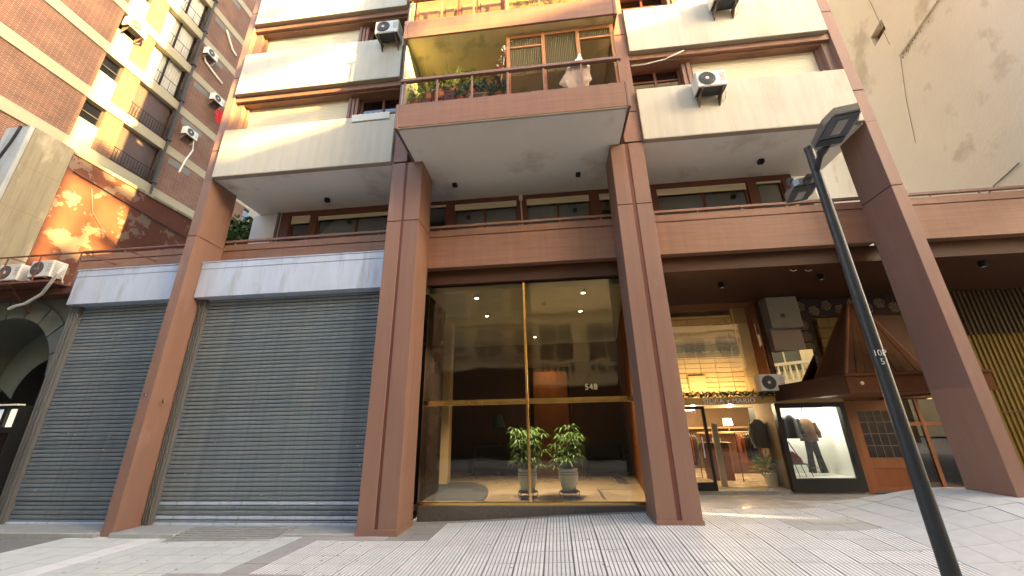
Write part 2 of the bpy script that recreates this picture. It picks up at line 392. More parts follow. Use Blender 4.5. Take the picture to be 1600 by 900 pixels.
# soffits / slabs
def slab(x0,x1,y0,y1,z,h=.05): return build('soffit',MB().box(x0,x1,y0,y1,z,z+h),soff,B)
slab(-7.1,-3.05,6.36,7.86,6.585); slab(1.95,6.02,6.36,7.86,6.585); slab(-2.56,1.49,5.36,7.86,6.565)
build('soffit',MB().box(-3.05,-2.56,6.97,7.86,6.57,6.62),soff,B); build('soffit',MB().box(1.49,1.95,6.97,7.86,6.57,6.62),soff,B)
for (u,v) in ((-5.05,7.35),(-1.95,7.15),(.75,7.13),(4.5,7.2)):
    build('soffit_spotlight',MB().box(u-.05,u+.05,v-.05,v+.05,6.50,6.59,.004),black,B)
# mezzanine wall y=7.8
mw=MB()
z0,z1=5.05,6.6
def wins(y,wx0,wx1,wz0,wz1,openings,m,th=.16):
    """solid wall on y..y+th with rectangular openings (sorted x)"""
    mb=MB(); x=wx0
    for (a,b,c,d) in openings:
        if a>x: mb.box(x,a,y,y+th,wz0,wz1)
        if c>wz0: mb.box(a,b,y,y+th,wz0,c)
        if d<wz1: mb.box(a,b,y,y+th,d,wz1)
        x=b
    if x<wx1: mb.box(x,wx1,y,y+th,wz0,wz1)
    return build('wall',mb,m,B)
def window(x0,x1,zb,zt,y,mull=(),hmull=(),blind=0,fm=None,curtain=None,depth=.12,fr=.05,bm=None):
    fm=fm or frame_m
    mb=MB().box(x0,x0+fr,y,y+.06,zb,zt).box(x1-fr,x1,y,y+.06,zb,zt).box(x0+fr,x1-fr,y,y+.06,zt-fr,zt).box(x0+fr,x1-fr,y,y+.06,zb,zb+fr)
    for m in mull: mb.box(m-fr*.5,m+fr*.5,y+.003,y+.057,zb+fr,zt-fr)
    o=build('window',mb,fm,B)
    for h in hmull: build('glazing_bar',MB().box(x0+fr,x1-fr,y+.006,y+.05,h-.018,h+.018),fm,o)
    build('pane',MB().box(x0+fr,x1-fr,y+.028,y+.034,zb+fr,zt-fr),wpane,o)
    build('room_backing',MB().box(x0+.01,x1-.01,y+.5,y+.52,zb,zt),gdark,o)
    if curtain:
        cb=MB(); n=max(4,int((curtain[1]-curtain[0])/.05)); vs=[]
        for i in range(n+1):
            xx=curtain[0]+(curtain[1]-curtain[0])*i/n; yy=y+.12+.015*math.sin(i*1.9); vs+=[(xx,yy,zb+.02),(xx,yy,zt-.02)]
        cb.add(vs,[(2*i,2*i+2,2*i+3,2*i+1) for i in range(n)]); build('curtain',cb,mat('net_curtain',(.78,.80,.74),.9,0,.15,4,(6,1,1)),o)
    if blind:
        n=max(1,int(blind/.055)); bb=MB()
        for k in range(n): bb.box(x0+fr*.6,x1-fr*.6,y-.03,y-.004,zt-.01-(k+1)*.055+.008,zt-.01-k*.055)
        build('roller_blind',bb,bm or shut,o)
    return o
frame_m=mat('window_frame_brown',(.16,.06,.04),.45,0,.12,3)
ops=[(-6.25,-5.72,5.05,6.48),(-5.55,-3.5,5.05,6.42),(-2.95,-2.3,5.05,6.48),(-2.14,-.62,5.05,6.46),(-.44,1.05,5.05,6.46),(1.22,1.75,5.05,6.46),(2.5,4.46,5.05,6.46),(4.64,5.2,5.05,6.46)]
wins(7.8,-6.5,5.4,5.05,6.6,ops,frame_m)
window(*ops[0],7.84,blind=.25); window(*ops[1],7.84,mull=(-4.55,),blind=.16); window(*ops[2],7.84,blind=.07)
window(*ops[3],7.84,mull=(-1.4,),blind=.2); window(*ops[4],7.84,mull=(.3,),blind=.18,curtain=(-.35,1.0)); window(*ops[5],7.84,blind=.18,curtain=(1.25,1.7)); window(*ops[6],7.84,mull=(3.52,),blind=.2); window(*ops[7],7.84,blind=.1)
build('partition_wall',MB().box(-7.25,-6.5,7.8,8.0,5.05,6.57),whitep,B)
build('downpipe',MB().tube([(-6.55,7.77,5.05),(-6.55,7.77,6.57)],.035,8),jamb,B)
build('junction_box',MB().box(-.58,-.50,7.72,7.8,6.42,6.52,.005).tube([(-.54,7.76,6.42),(-.5,7.77,5.2)],.014,6),soff,B)
# upper floors
def parapet(x0,x1,zb,zt): 
    return build('parapet_panel',MB().box(x0,x1,6.24,6.36,zb,zt,.006),cream,B)
P=2.27
for k in range(4):
    zb=6.59+P*k; zt=zb+1.22; nb=zb+P           # panel, next panel bottom
    for side in (0,1):
        X=(-7.0,-3.06) if side==0 else (1.95,5.84)
        parapet(X[0],X[1],zb,zt)
        build('parapet_drip_edge',MB().box(X[0]+.01,X[1]-.01,6.235,6.35,zb-.02,zb-.002),mat('drip_edge',(.34,.30,.24),.8),B)
        # brown recess: lintel with mouldings, jambs, backing
        xa,xb=(-7.03,-3.05) if side==0 else (1.93,5.89)
        build('lintel_band',MB().box(xa,xb,6.33,6.95,nb-.16,nb-.022).box(xa,xb,6.40,6.95,nb-.20,nb-.161),brownh,B)
        build('floor_slab',MB().box(xa,xb,6.37,8,zb+.1 if k else zb+.05,zb+.3),soff,B)
        if side==0:
            build('window_jamb',MB().box(xa,xa+.16,6.40,6.9,zt-.4,nb-.2).box(xa+.16,xa+.22,6.5,6.9,zt-.4,nb-.2),brown,B)
            window(-6.8,-4.32,zt-.45,nb-.2,6.72,mull=(-5.6,),hmull=(),blind=0)
            # roller blind as its own part with slats
            rb=MB(); zz=nb-.2; bot=(nb-.84 if k==0 else zt-.3); n=int((zz-bot)/.05)
            for q in range(n): rb.box(-6.80,-4.33,6.56,6.585,zz-(q+1)*.05+.006,zz-q*.05)
            rb.box(-6.80,-4.33,6.55,6.60,zz-n*.05-.03,zz-n*.05-.002); build('roller_blind',rb,shut,B)
            for q in range(3): build('window_pier',MB().box(-4.32+.075*q,-4.26+.075*q,6.48+.02*q,6.9,zt-.4,nb-.2),brown,B)
            window(-4.09,-3.08,zt-.45,nb-.2,6.62,mull=(-3.55,),hmull=(nb-.62,),curtain=(-4.0,-3.15))
        else:
            build('window_jamb',MB().box(xb-.14,xb,6.40,6.9,zt-.4,nb-.2).box(xb-.20,xb-.141,6.5,6.9,zt-.4,nb-.2),brown,B)
            rb=MB(); zz=nb-.2; n=int((zz-zt+.3)/.05)
            for q in range(n): rb.box(3.26,5.68,6.56,6.585,zz-(q+1)*.05+.006,zz-q*.05)
            build('roller_blind',rb,shut,B)
            for q in range(2): build('window_pier',MB().box(3.03+.09*q,3.11+.09*q,6.50-.02*q,6.9,zt-.4,nb-.2),brown,B)
            window(1.96,3.02,zt-.45,nb-.2,6.62,mull=(2.5,),hmull=(nb-.5,),curtain=(2.02,2.95))
build('wall',MB().box(-7.2,-3.03,6.95,7.1,6.9,16).box(1.93,6.0,6.95,7.1,6.9,16),brown,B)
build('roof_block',MB().box(-7.2,6.1,6.4,20,15.9,34).box(-7.2,6.1,8.2,20,4.6,15.9),cream,B)
# balconies
BAL=[]
PB=2.21
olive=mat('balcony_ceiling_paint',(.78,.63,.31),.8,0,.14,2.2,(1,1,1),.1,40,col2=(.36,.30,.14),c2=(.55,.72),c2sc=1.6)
meshp=glass('balcony_screen',(.93,.86,.80),1.1,.3,.0)
ribg=glass('ribbed_glass',(.72,.72,.5),1.4,.35,.12)
for k in range(4):
    zb=6.56+PB*k; zt=zb+(.52 if k==0 else .46)
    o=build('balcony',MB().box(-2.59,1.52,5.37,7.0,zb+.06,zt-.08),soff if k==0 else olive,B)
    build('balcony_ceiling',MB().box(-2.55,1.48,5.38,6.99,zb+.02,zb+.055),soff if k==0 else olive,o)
    build('fascia',MB().box(-2.54,1.49,5.33,5.37,zb,zt,.004),brownh,o)
    [build('fascia_corner',MB().box(a_,b_,5.325,5.42,zb-.015,zt+.01,.004),brown,o) for a_,b_ in ((-2.61,-2.545),(1.495,1.55))]
    [build('side_fascia',MB().box(a_,b_,5.42,6.98,zb,zt),brown,o) for a_,b_ in ((-2.61,-2.592),(1.522,1.545))]
    if k==0: build('lead_edge',MB().box(-2.55,1.50,5.34,5.38,zb-.022,zb-.002),mat('drip_edge',(.34,.30,.24),.8),o)
    build('partition',MB().box(-2.585,-2.56,5.45,6.98,zt,zb+PB),mat('partition_green',(.42,.47,.38),.8,0,.12,2),o)
    build('back_wall',MB().box(-2.55,1.5,6.94,7.0,zt,zb+PB),mat('balcony_wall',(.50,.42,.25),.85,0,.15,2),o)
    rz=zb+1.13
    if k<2:
        build('handrail',MB().box(-2.58,1.5,5.335,5.41,rz-.045,rz+.02,.006),brown,o)
        for px in (-2.50,-1.87,-1.21,-.55,.11,.79,1.45): build('rail_post',MB().box(px-.017,px+.017,5.36,5.39,zt-.02,rz-.04),brown,o)
        build('rail_screen',MB().box(-2.5,1.47,5.41,5.416,zt+.02,rz-.05),meshp,o)
# enclosure on first balcony
enc_m=mat('enclosure_frame',(.50,.23,.09),.5,0,.1,3)
enc=thing('balcony_enclosure','orange framed glazed screen with ribbed panes on the right half of the balcony','screen',(.5,5.5,7.1))
fb=MB()
for px in (-.54,.14,.80,1.45): fb.box(px-.035,px+.035,5.51,5.57,7.1,8.74)
fb.box(-.505,.105,5.51,5.57,8.66,8.74).box(.175,.765,5.51,5.57,8.66,8.74).box(.835,1.415,5.51,5.57,8.66,8.74)
build('frame',fb,enc_m,enc)
build('transom',MB().box(-.505,.105,5.515,5.565,8.40,8.44),enc_m,enc); build('transom',MB().box(.835,1.415,5.515,5.565,8.44,8.48),enc_m,enc)
def ribs(x0,x1,z0,z1,y):
    mb=MB(); n=int((x1-x0)/.034); vs=[]
    for i in range(2*n+1):
        xx=x0+(x1-x0)*i/(2*n); yy=y-(.022 if i%2 else 0); vs+=[(xx,yy,z0),(xx,yy,z1)]
    mb.add(vs,[(2*i,2*i+2,2*i+3,2*i+1) for i in range(2*n)]); return build('ribbed_pane',mb,mat('ribbed_pane_m',(.20,.165,.08),.35,0,.15,3,(1,1,1)),enc)
ribs(-.50,.10,8.44,8.66,5.55); ribs(-.50,.10,7.72,8.40,5.55); ribs(.18,.76,7.72,8.66,5.55); ribs(.84,1.41,8.48,8.66,5.55)
build('side_frame',MB().box(1.455,1.49,5.50,6.9,7.1,7.16).box(1.455,1.49,5.50,6.9,8.5,8.56).box(1.455,1.49,6.1,6.16,7.16,8.5),enc_m,enc)
build('side_pane',MB().box(1.465,1.475,5.5,6.9,7.16,8.5),mat('ribbed_pane_m',(.20,.165,.08),.35),enc)
# upper balcony panelled shutters
for i,(a,b) in enumerate(((-2.5,-1.95),(-1.92,-1.6),(-1.57,-1.2),(-1.17,-.62))):
    o=build('folding_shutter',MB().box(a,b,5.6,5.64,9.2,10.6),mat('louvre_wood',(.40,.20,.10),.6,0,.2,3),B)
    build('shutter_panel',MB().box(a+.07,b-.07,5.585,5.60,9.28,9.9,.004),mat('cane_panel',(.44,.27,.15),.7,0,.3,14,(5,1,1)),o)
build('upper_balcony_screen',MB().box(-.55,1.45,5.6,5.63,9.2,10.6),mat('patterned_awning',(.52,.36,.12),.8,0,.4,9,col2=(.15,.12,.04),c2=(.5,.56),c2sc=9),B)
build('white_post',MB().tube([(-.56,5.56,9.2),(-.56,5.56,10.7)],.035,8),white,B)
# ---------------------------------------------------------------- street shutters left
def shopshutter(x0,x1,jl,jr,fx0,fx1,label):
    t=thing('roller_shutter',label,'roller shutter',((x0+x1)/2,6.8,0),group='closed steel roller shutters')
    n=56; zb=.03; zt=4.02; p=(zt-zb)/n
    a=build('slat',MB().prism([(x0,6.845,0),(x0,6.806,p*.02),(x0,6.800,p*.2),(x0,6.798,p*.72),(x0,6.806,p*.84),(x0,6.845,p*.86)],(x1-x0,0,0)).xf(T(0,0,zb)),steel,t)
    shiny=a.data.copy(); shiny.materials.clear(); shiny.materials.append(galv)
    for k in range(1,n):
        c=bpy.data.objects.new('slat',shiny if k in (1,4) and x1>-5 else a.data); COL.objects.link(c); c.parent=t; c.location=(random.uniform(-.002,.002),(.02 if k in (3,4) else (.012 if k==1 else random.uniform(-.002,.002))),p*k)
    build('backing',MB().box(x0,x1,6.86,6.9,0,4.1),black,t)
    build('bottom_bar',MB().box(x0,x1,6.78,6.85,.005,.06,.005),galv,t)
    for (s,e) in ((jl,x0),(x1,jr)):
        if e-s<.02: continue
        w=(e-s); jb=MB().box(s,e,6.74,6.9,-.03,4.05); build('guide_rail',jb,jamb,t)
        for q in range(3): build('guide_strip',MB().box(s+w*(.12+.3*q),s+w*(.26+.3*q),6.715,6.739,-.03,4.05),jamb,t)
    bx=build('shutter_box',MB().box(fx0,fx1,6.58,6.95,4.0,4.74,.006),galv,t)
    build('box_cap',MB().box(fx0-.01,fx1+.01,6.565,6.96,4.741,4.765,.003),galv,t)
    build('box_seam',MB().box(fx0+.005,fx1-.005,6.574,6.579,4.60,4.606),jamb,t)
    return t
shopshutter(-6.86,-3.03,-7.02,-3.03,-7.02,-3.0,'wide steel roller shutter with bright lower slats, left of the grooved column pair')
sp_=MB(); rg=random.Random(5)
for q in range(16):
    x=rg.uniform(-6.6,-3.2) if q%3 else rg.uniform(-9.5,-7.5); z=rg.uniform(.1,1.6); w=rg.uniform(.008,.03); sp_.box(x,x+w,6.786,6.794,z,z+.008)
sp_=tag(build('paint_flecks',sp_,white),'white paint flecks scattered on the lower roller shutters','paint marks',None,'stuff')
shopshutter(-9.72,-7.24,-9.95,-7.24,-9.88,-7.24,'narrower steel roller shutter at the left, beside the arched doorway')
th=tag(build('threshold',MB().box(-10.2,-7.25,6.22,6.82,-.09,.03,.012).box(-7.0,-5.9,6.22,6.82,-.09,.03,.012).box(-4.15,-3.04,6.26,6.82,-.09,.03,.012).box(-5.9,-4.15,6.5,6.82,-.09,.028,.01),stone_g),'worn grey stone threshold running under the roller shutters','threshold'); 
rp=MB().prism([(-5.9,6.02,-.03),(-5.9,6.62,.055),(-5.9,6.62,-.06),(-5.9,6.02,-.06)],(1.75,0,0))
ramp=thing('ramp','ribbed grey loading ramp leading up to the wide roller shutter','ramp',(-5,6.3,0))
build('ramp_slab',rp,stone_g,ramp)
for k in range(7):
    yy=6.06+k*.078; build('ramp_rib',MB().box(-5.85,-4.2,yy,yy+.04,-.03,-.024+(yy-6.02)*.1417+.016),stone_g,ramp)
for (x,z) in ((-7.15,2.12),):
    tag(build('doorbell',MB().lathe([(.001,-.03),(.02,-.03),(.026,-.015),(.026,0)],(x+.02,6.3,z),12,'y'),mat('chrome',(.7,.7,.7),.2,1),smooth=True),'small round chrome bell on the leftmost brown column','bell')
tag(build('padlock_hasp',MB().box(-7.04,-7.0,6.52,6.56,2.0,2.05).tube([(-7.03,6.5,2.02),(-7.0,6.47,1.98),(-6.98,6.5,1.95)],.008,6),mat('old_brass',(.35,.28,.15),.5,.6)),'small brass hasp on the edge of the left column','hasp')
# ---------------------------------------------------------------- entrance
GY=7.26
E=thing('entrance_glazing','tall lobby glass front with brass frame and the number 548','glass front',(-.5,GY,.1))
build('step',MB().box(-2.42,1.42,GY-.06,GY+.3,-.05,.235,.01),stone_d,E)
build('sill',MB().box(-2.42,1.42,GY-.05,GY+.05,.236,.285,.005),brass,E)
for (a,b) in ((-2.42,-.525),(-.475,1.42)):
    build('pane',MB().box(a,b,GY-.006,GY+.006,1.95,4.2),gent,E); build('pane',MB().box(a,b,GY-.006,GY+.006,.285,1.85),gent,E)
    n=MB().box(a,b,GY-.03,GY+.03,1.852,1.885,.004).box(a,b,GY-.018,GY+.018,1.885,1.915).box(a,b,GY-.03,GY+.03,1.915,1.948,.004)
    r=build('crossbar',n,brass,E)
    x=a+.1
    while x<b:
        build('screw',MB().lathe([(.001,-.008),(.008,-.006),(.01,0)],(x,GY-.019,1.9),8,'y'),brass,r); x+=.25
build('post',MB().box(-.524,-.476,GY-.035,GY+.035,.286,4.2,.005),brass,E)
for z in (2.1,2.5,3.0,3.45,3.9,1.6,1.3,.8,.5): build('screw',MB().lathe([(.001,-.006),(.006,-.005),(.008,0)],(-.5,GY-.036,z),8,'y'),brass,E)
letters('digit',text_mb('548',.145,.004,T(.655,GY-.03,2.115)@FACE,1.05),mat('number_gold',(.75,.66,.42),.4,.3),E)
build('return_wall',MB().box(2.1,2.2,7.3,9.6,0,4.2),brown,B)
# lobby
L_=thing('lobby','dark wood lined entrance lobby behind the tall glass','lobby',(-.5,10,.1))
marble=mat('lobby_marble',(.40,.30,.19),.12,0,.14,2.2,(1,1,1))
build('floor',MB().box(-4.2,2.08,GY+.31,14.6,.1,.24),marble,L_)
build('carpet',MB().prism([(-4.1,7.65,.242)]+[(-1.35-.9*(1-math.cos(a))*1.0+.0,7.65+2.3*math.sin(a),.242) for a in [PI/2*i/8 for i in range(9)]]+[(-4.1,9.95,.242)],(0,0,.012)),mat('carpet_dark',(.05,.052,.055),.95,0,.2,10,bump=.3),L_)
build('ceiling',MB().prism([(-4.2,GY+.05,4.06),(1.5,GY+.05,4.06),(2.1,13,4.06),(-4.2,13,4.06)],(0,0,.13)),mat('lobby_ceiling',(.36,.36,.31),.8),L_)
build('ceiling_drop',MB().box(-4.2,2.6,13.0,13.1,3.3,4.19),woodd,L_)
build('left_wall',MB().box(-2.6,-2.46,GY+.05,8.6,.24,4.06).box(-4.3,-4.2,8.6,14.6,.24,4.06),mat('lobby_black_panel',(.022,.016,.012),.25),L_)
build('pilaster',MB().box(-2.86,-2.56,9.62,9.9,.24,4.06,.01),mat('pilaster_beige',(.50,.36,.20),.5,0,.1,3),L_)
build('right_wall',MB().prism([(1.46,GY+.05,.24),(2.05,12.4,.24),(2.2,12.4,.24),(1.62,GY+.05,.24)],(0,0,3.82)),wood,L_)
bw=build('back_wall',MB().box(-4.2,2.4,14.5,14.6,.24,4.1),mat('lobby_back_wood',(.06,.03,.014),.35,0,.25,2,(1,1,.2)),L_)
build('inner_wall',MB().box(-4.2,-.8,12.7,12.8,.24,3.4).box(.5,2.4,12.7,12.8,.24,3.4),mat('lobby_back_wood',(.10,.05,.022),.35),L_)
build('lift_surround',MB().box(-.75,.45,14.3,14.45,.24,3.3),wood,L_)
build('floor_inlay',MB().box(1.3,1.55,9.6,11.6,.2405,.2425).box(.75,.80,7.7,8.9,.2405,.2425).box(.8,1.5,8.85,8.9,.2405,.2425),stone_d,L_)
sp=0
for (x,y) in ((-1.5,7.5),(.68,7.5),(-1.52,8.9),(.7,8.85),(-.5,11.5),(-.15,8.2)):
    o=tag(build('ceiling_spotlight',MB().lathe([(.055,0),(.06,-.03),(.055,-.075),(.045,-.078)],(x,y,4.06),14),white if (x,y)!=(-.15,8.2) else darkgrey,smooth=True),('unlit dark ring spotlight' if (x,y)==(-.15,8.2) else 'small round spotlight')+' on the lobby ceiling, '+['front left','front right','middle left','middle right','far back','beside the brass post'][sp],'spotlight','lobby ceiling spotlights'); sp+=1
    if (x,y)!=(-.15,8.2):
        build('lens',MB().lathe([(.04,-.079),(.035,-.083)],(x,y,4.06),12),emis('spot_lens',(1,.85,.6),4),o)
        ld=bpy.data.lights.new('spot_beam','SPOT'); ld.energy=5 if y>7.8 else 170; ld.spot_size=math.radians(95); ld.spot_blend=.6; ld.color=(1,.8,.55); ld.shadow_soft_size=.04
        lo=bpy.data.objects.new('spot_beam',ld); COL.objects.link(lo); lo.parent=o; lo.location=(x,y,3.96)
ld=bpy.data.lights.new('lift_light','SPOT'); ld.energy=13; ld.spot_size=math.radians(120); ld.spot_blend=1; ld.color=(1,.6,.25); ld.shadow_soft_size=.05
lo=bpy.data.objects.new('lift_light',ld); COL.objects.link(lo); lo.location=(-.2,13.9,3.9)
bl=mat('sofa_fabric',(.006,.009,.009),.8,0,.2,5)
def sofa(x0,x1,y,label):
    t=thing('sofa',label,'sofa',((x0+x1)/2,y,.24),group='dark lobby sofas')
    build('seat',MB().box(x0,x1,y,y+.6,.34,.56,.04),bl,t); build('backrest',MB().box(x0,x1,y+.5,y+.68,.56,.95,.04),bl,t)
    build('armrest',MB().box(x0-.12,x0,y,y+.62,.3,.72,.03),bl,t); build('armrest',MB().box(x1,x1+.12,y,y+.62,.3,.72,.03),bl,t)
    for sx in (x0+.05,x1-.08):
        for sy in (y+.05,y+.52): build('leg',MB().box(sx,sx+.04,sy,sy+.04,.24,.34),black,t)
sofa(-2.3,-.95,11.3,'dark upholstered sofa at the back of the lobby, left of the plants'); sofa(.75,1.7,11.0,'dark upholstered sofa at the back of the lobby, right of the plants')
t=thing('table_lamp','dark shaded table lamp standing behind the left sofa in the lobby','lamp',(-1.75,12.3,.24))
build('table',MB().box(-2.0,-1.5,12.1,12.5,.85,.9).box(-1.78,-1.72,12.27,12.33,.24,.85),woodd,t); build('stem',MB().tube([(-1.75,12.3,.9),(-1.75,12.3,1.5)],.02,8),black,t); build('lamp_shade',MB().lathe([(.22,1.45),(.12,1.8)],(-1.75,12.3,0),16),mat('green_shade',(.01,.04,.035),.7),t)
# blue-white pots with palms on iron stands
def vase_mat():
    m=mat('porcelain_blue_white',(.80,.88,.90),.15,0,.04,2,col2=(.15,.27,.42),c2=(.64,.67),c2sc=13); return m
def palm_pot(x,y,i):
    st=thing('plant_stand','carved dark wooden stand under the '+('left' if i==0 else 'right')+' porcelain pot','stand',(x,y,.24),group='stands under the lobby pots')
    ring=build('seat_ring',MB().lathe([(.15,.10),(.165,.105),(.165,.135),(.15,.14)],(x,y,.24),18),black,st,True)
    for a in range(5):
        an=a*2*PI/5+.3; c,s_=math.cos(an),math.sin(an)
        build('leg',MB().tube([(x+c*r,y+s_*r,.24+h) for r,h in ((.14,.12),(.19,.10),(.185,.055),(.15,.03),(.185,.004))],.011,6),black,st,True)
    build('foot_ring',MB().lathe([(.13,.02),(.145,.02),(.145,.035),(.13,.035)],(x,y,.24),18),black,st,True)
    t=thing('porcelain_pot','white and blue porcelain pot with a palm, '+('half behind the brass post' if i==0 else 'right of the brass post'),'pot',(x,y,.38),group='porcelain pots with lobby palms')
    pr=[(.10,0),(.12,.01),(.155,.10),(.175,.20),(.178,.27),(.165,.32),(.172,.33),(.172,.36),(.155,.36),(.15,.3)]
    build('vase',MB().lathe(pr,(x,y,.38),28),vase_mat(),t,True)
    build('soil',MB().lathe([(.148,.32),(.002,.325)],(x,y,.38),16),mat('soil',(.03,.02,.012),.95),t)
    for (q,col) in ((.300,(.07,.16,.30)),(.262,(.07,.16,.30)),(.03,(.07,.16,.30))):
        rr={.300:.172,.262:.1795,.03:.1275}[q]; build('painted_band',MB().lathe([(rr,q-.004),(rr+.0015,q),(rr,q+.004)],(x,y,.38),28),mat('cobalt_band',(.08,.18,.32),.2),t,True)
    stems=MB(); lv=MB(); rnd=random.Random(40+i)
    for s_ in range(46):
        a=rnd.uniform(0,2*PI); lean=rnd.uniform(.04,.26); h=rnd.uniform(.12,.76)
        base=Vector((x+rnd.uniform(-.07,.07),y+rnd.uniform(-.07,.07),.69)); tip=base+Vector((math.cos(a)*lean,math.sin(a)*lean,h))
        stems.tube([base,(base+tip)/2+Vector((0,0,.02)),tip],.006,5)
        nl=rnd.randint(8,11); out=Vector((math.cos(a),math.sin(a),0))
        for q in range(nl):
            an=a+(q/(nl-1)-.5)*4.2; d=Vector((math.cos(an),math.sin(an),rnd.uniform(-.15,.45))); ln=rnd.uniform(.15,.26); w=.013
            sd=d.cross(Vector((0,0,1))).normalized()*w; p1=tip+d*ln*.55; p2=tip+d*ln+Vector((0,0,-.08))
            lv.add([tip,p1+sd,p2,p1-sd],[(0,1,2,3)])
    build('stems',stems,mat('palm_stem',(.06,.09,.03),.7),t); build('fronds',lv,mat('palm_leaf',(.10,.19,.045),.45,0,.3,6),t)
palm_pot(-.58,7.85,0); palm_pot(.17,7.85,1)
# ================================================================ shop at y=9.5
SY=9.5; sc_=9.5/9
def sx(x): return x*sc_
def sz(z): return 1.5+(z-1.5)*sc_
S=thing('clothes_shop','small clothes shop under the arcade with brass sign, glass front and lit display window','shop',(4.5,SY,.05))
build('plinth',MB().box(1.9,6.2,SY-.05,SY+.3,-.05,.12,.01),stone_g,S)
sg=build('sign_board',MB().box(sx(2.4),sx(5.83),SY-.14,SY-.02,sz(1.822),sz(1.965),.005),mat('sign_brass',(.40,.27,.10),.4,.2,.15,2),S)
letters('letter',text_mb('SILVIA y MARIO',.15,.010,T(sx(3.62),SY-.152,sz(1.888))@FACE,1.08),mat('letter_silver',(.92,.88,.78),.4,.0),sg)
# stone wall behind the tall pane, standing in for a reflected facade
st_m=mat('reflected_limestone',(.66,.52,.30),.7,0,.10,5,(1,1,1),.1,60,rnd=.06)
wall_up=build('reflection_wall',MB().box(sx(2.2),sx(4.64),SY+.62,SY+.7,sz(2.0),4.2),mat('stone_joint',(.30,.20,.08),.9),S)
def stones(x0,x1,z0,z1,bw,bh,y,parent,gap=.014,off=True):
    n=0; r=0; z=z0
    pr={}
    while z<z1-.01:
        h=min(bh,z1-z); x=x0-(bw*.5 if (off and r%2) else 0)
        while x<x1-.005:
            a=max(x,x0); b=min(x+bw,x1)
            if b-a>.02:
                w_=round(b-a,3); key=(w_,round(h,3))
                if key not in pr:
                    pr[key]=build('stone_block',MB().box(0,w_-gap,0,.03,0,h-gap,.002),st_m,parent,raw=True); o=pr[key]
                else: o=bpy.data.objects.new('stone_block',pr[key].data); COL.objects.link(o); o.parent=parent
                pl=rootloc(parent); o.location=Vector((a,y,z))-pl
                n+=1
            x+=bw
        z+=h; r+=1
    return n
stones(sx(2.4),sx(4.33),sz(3.05),sz(3.93),.95,.17,SY+.59,wall_up)
stones(sx(2.4),sx(4.40),sz(2.02),sz(2.93),.36,.115,SY+.59,wall_up,off=False)
build('reflected_band',MB().box(sx(2.3),sx(4.3),SY+.50,SY+.60,sz(2.94),sz(3.03)),mat('band_grey',(.20,.18,.13),.7,0,.3,6),wall_up)
for k in range(9): build('bracket',MB().box(sx(2.45)+k*.22,sx(2.45)+k*.22+.06,SY+.44,SY+.5,sz(3.0),sz(3.06)),mat('band_grey',(.20,.18,.13)),wall_up)
build('stone_pier',MB().box(sx(4.34),sx(4.64),SY+.50,SY+.7,sz(2.0),4.2,.01),mat('pier_stone',(.45,.36,.22),.75,0,.12,4),wall_up)
build('blind_door',MB().box(sx(3.1),sx(3.48),SY+.55,SY+.588,sz(2.0),sz(2.5),.01),mat('reflected_limestone',(.66,.52,.30)),wall_up)
build('pane',MB().box(sx(2.2),sx(4.62),SY+.0,SY+.012,sz(1.96),4.2),glass('big_pane',(.9,.88,.82),1.55,0,.12,bump=.2),S)
build('mullion',MB().box(sx(4.63),sx(4.71),SY-.05,SY+.7,sz(1.96),4.2),brownd,S)
build('concrete_box',MB().box(sx(4.72),sx(5.36),SY-.35,SY+.1,sz(3.36),4.19,.012),mat('grey_box_render',(.27,.27,.23),.85,0,.14,3,(1,1,1),.15,40),S)
build('vent',MB().box(sx(4.95),sx(5.03),SY-.362,SY-.349,sz(3.58),sz(3.66)),darkgrey,S)
build('render_panel',MB().box(sx(4.74),sx(5.37),SY-.2,SY+.1,sz(2.885),sz(3.35),.01),mat('pink_grey_render',(.30,.25,.22),.85,0,.1,3),S)
build('mirror_window',MB().prism([(sx(4.74),SY-.03,sz(1.96)),(sx(5.40),SY-.34,sz(1.96)),(sx(5.40),SY-.32,sz(1.96)),(sx(4.74),SY-.01,sz(1.96))],(0,0,sz(2.88)-sz(1.96))),glass('mirror_pane',(.6,.6,.5),2.6,.0,.9),S)
build('window_backing',MB().box(sx(4.70),sx(5.42),SY+.02,SY+.06,sz(1.96),sz(2.9)),black,S)
build('side_wall',MB().box(sx(5.40),14,SY+.02,SY+.3,1.9,4.2),woodd,S)
# warm uplight added, unseen, to brighten the stand-in wall
for (x,e) in ((sx(2.95),2.4),(sx(3.9),2.4)):
    ld=bpy.data.lights.new('fill_uplight','AREA'); ld.shape='RECTANGLE'; ld.size=.9; ld.size_y=.1; ld.energy=e; ld.color=(1,.66,.30)
    lo=bpy.data.objects.new('fill_uplight',ld); COL.objects.link(lo); lo.location=(x,SY+.12,sz(2.0)); lo.rotation_euler=(PI-.75,0,0)
# shop fronts
def frameb(x0,x1,z0,z1,y0,y1,w,m,name,par,wb=None):
    wb=wb or w
    return build(name,MB().box(x0,x0+w,y0,y1,z0,z1).box(x1-w,x1,y0,y1,z0,z1).box(x0+w,x1-w,y0,y1,z1-w,z1).box(x0+w,x1-w,y0,y1,z0,z0+wb),m,par)
dr=frameb(sx(2.2),sx(3.11),sz(.20),sz(1.80),SY-.10,SY-.04,.06,black,'door',S,.16)
build('pane',MB().box(sx(2.26),sx(3.05),SY-.075,SY-.07,sz(.32),sz(1.75)),gshop,dr)
build('door_handle',MB().tube([(sx(2.95),SY-.14,sz(.8)),(sx(2.95),SY-.14,sz(1.2))],.012,8),galv,dr)
build('shop_pane',MB().box(sx(3.12),sx(4.50),SY-.04,SY-.03,sz(.2),sz(1.82)),gshop,S)
build('hinge',MB().box(sx(4.05),sx(4.15),SY-.06,SY-.01,sz(.19),sz(.23)),galv,S)
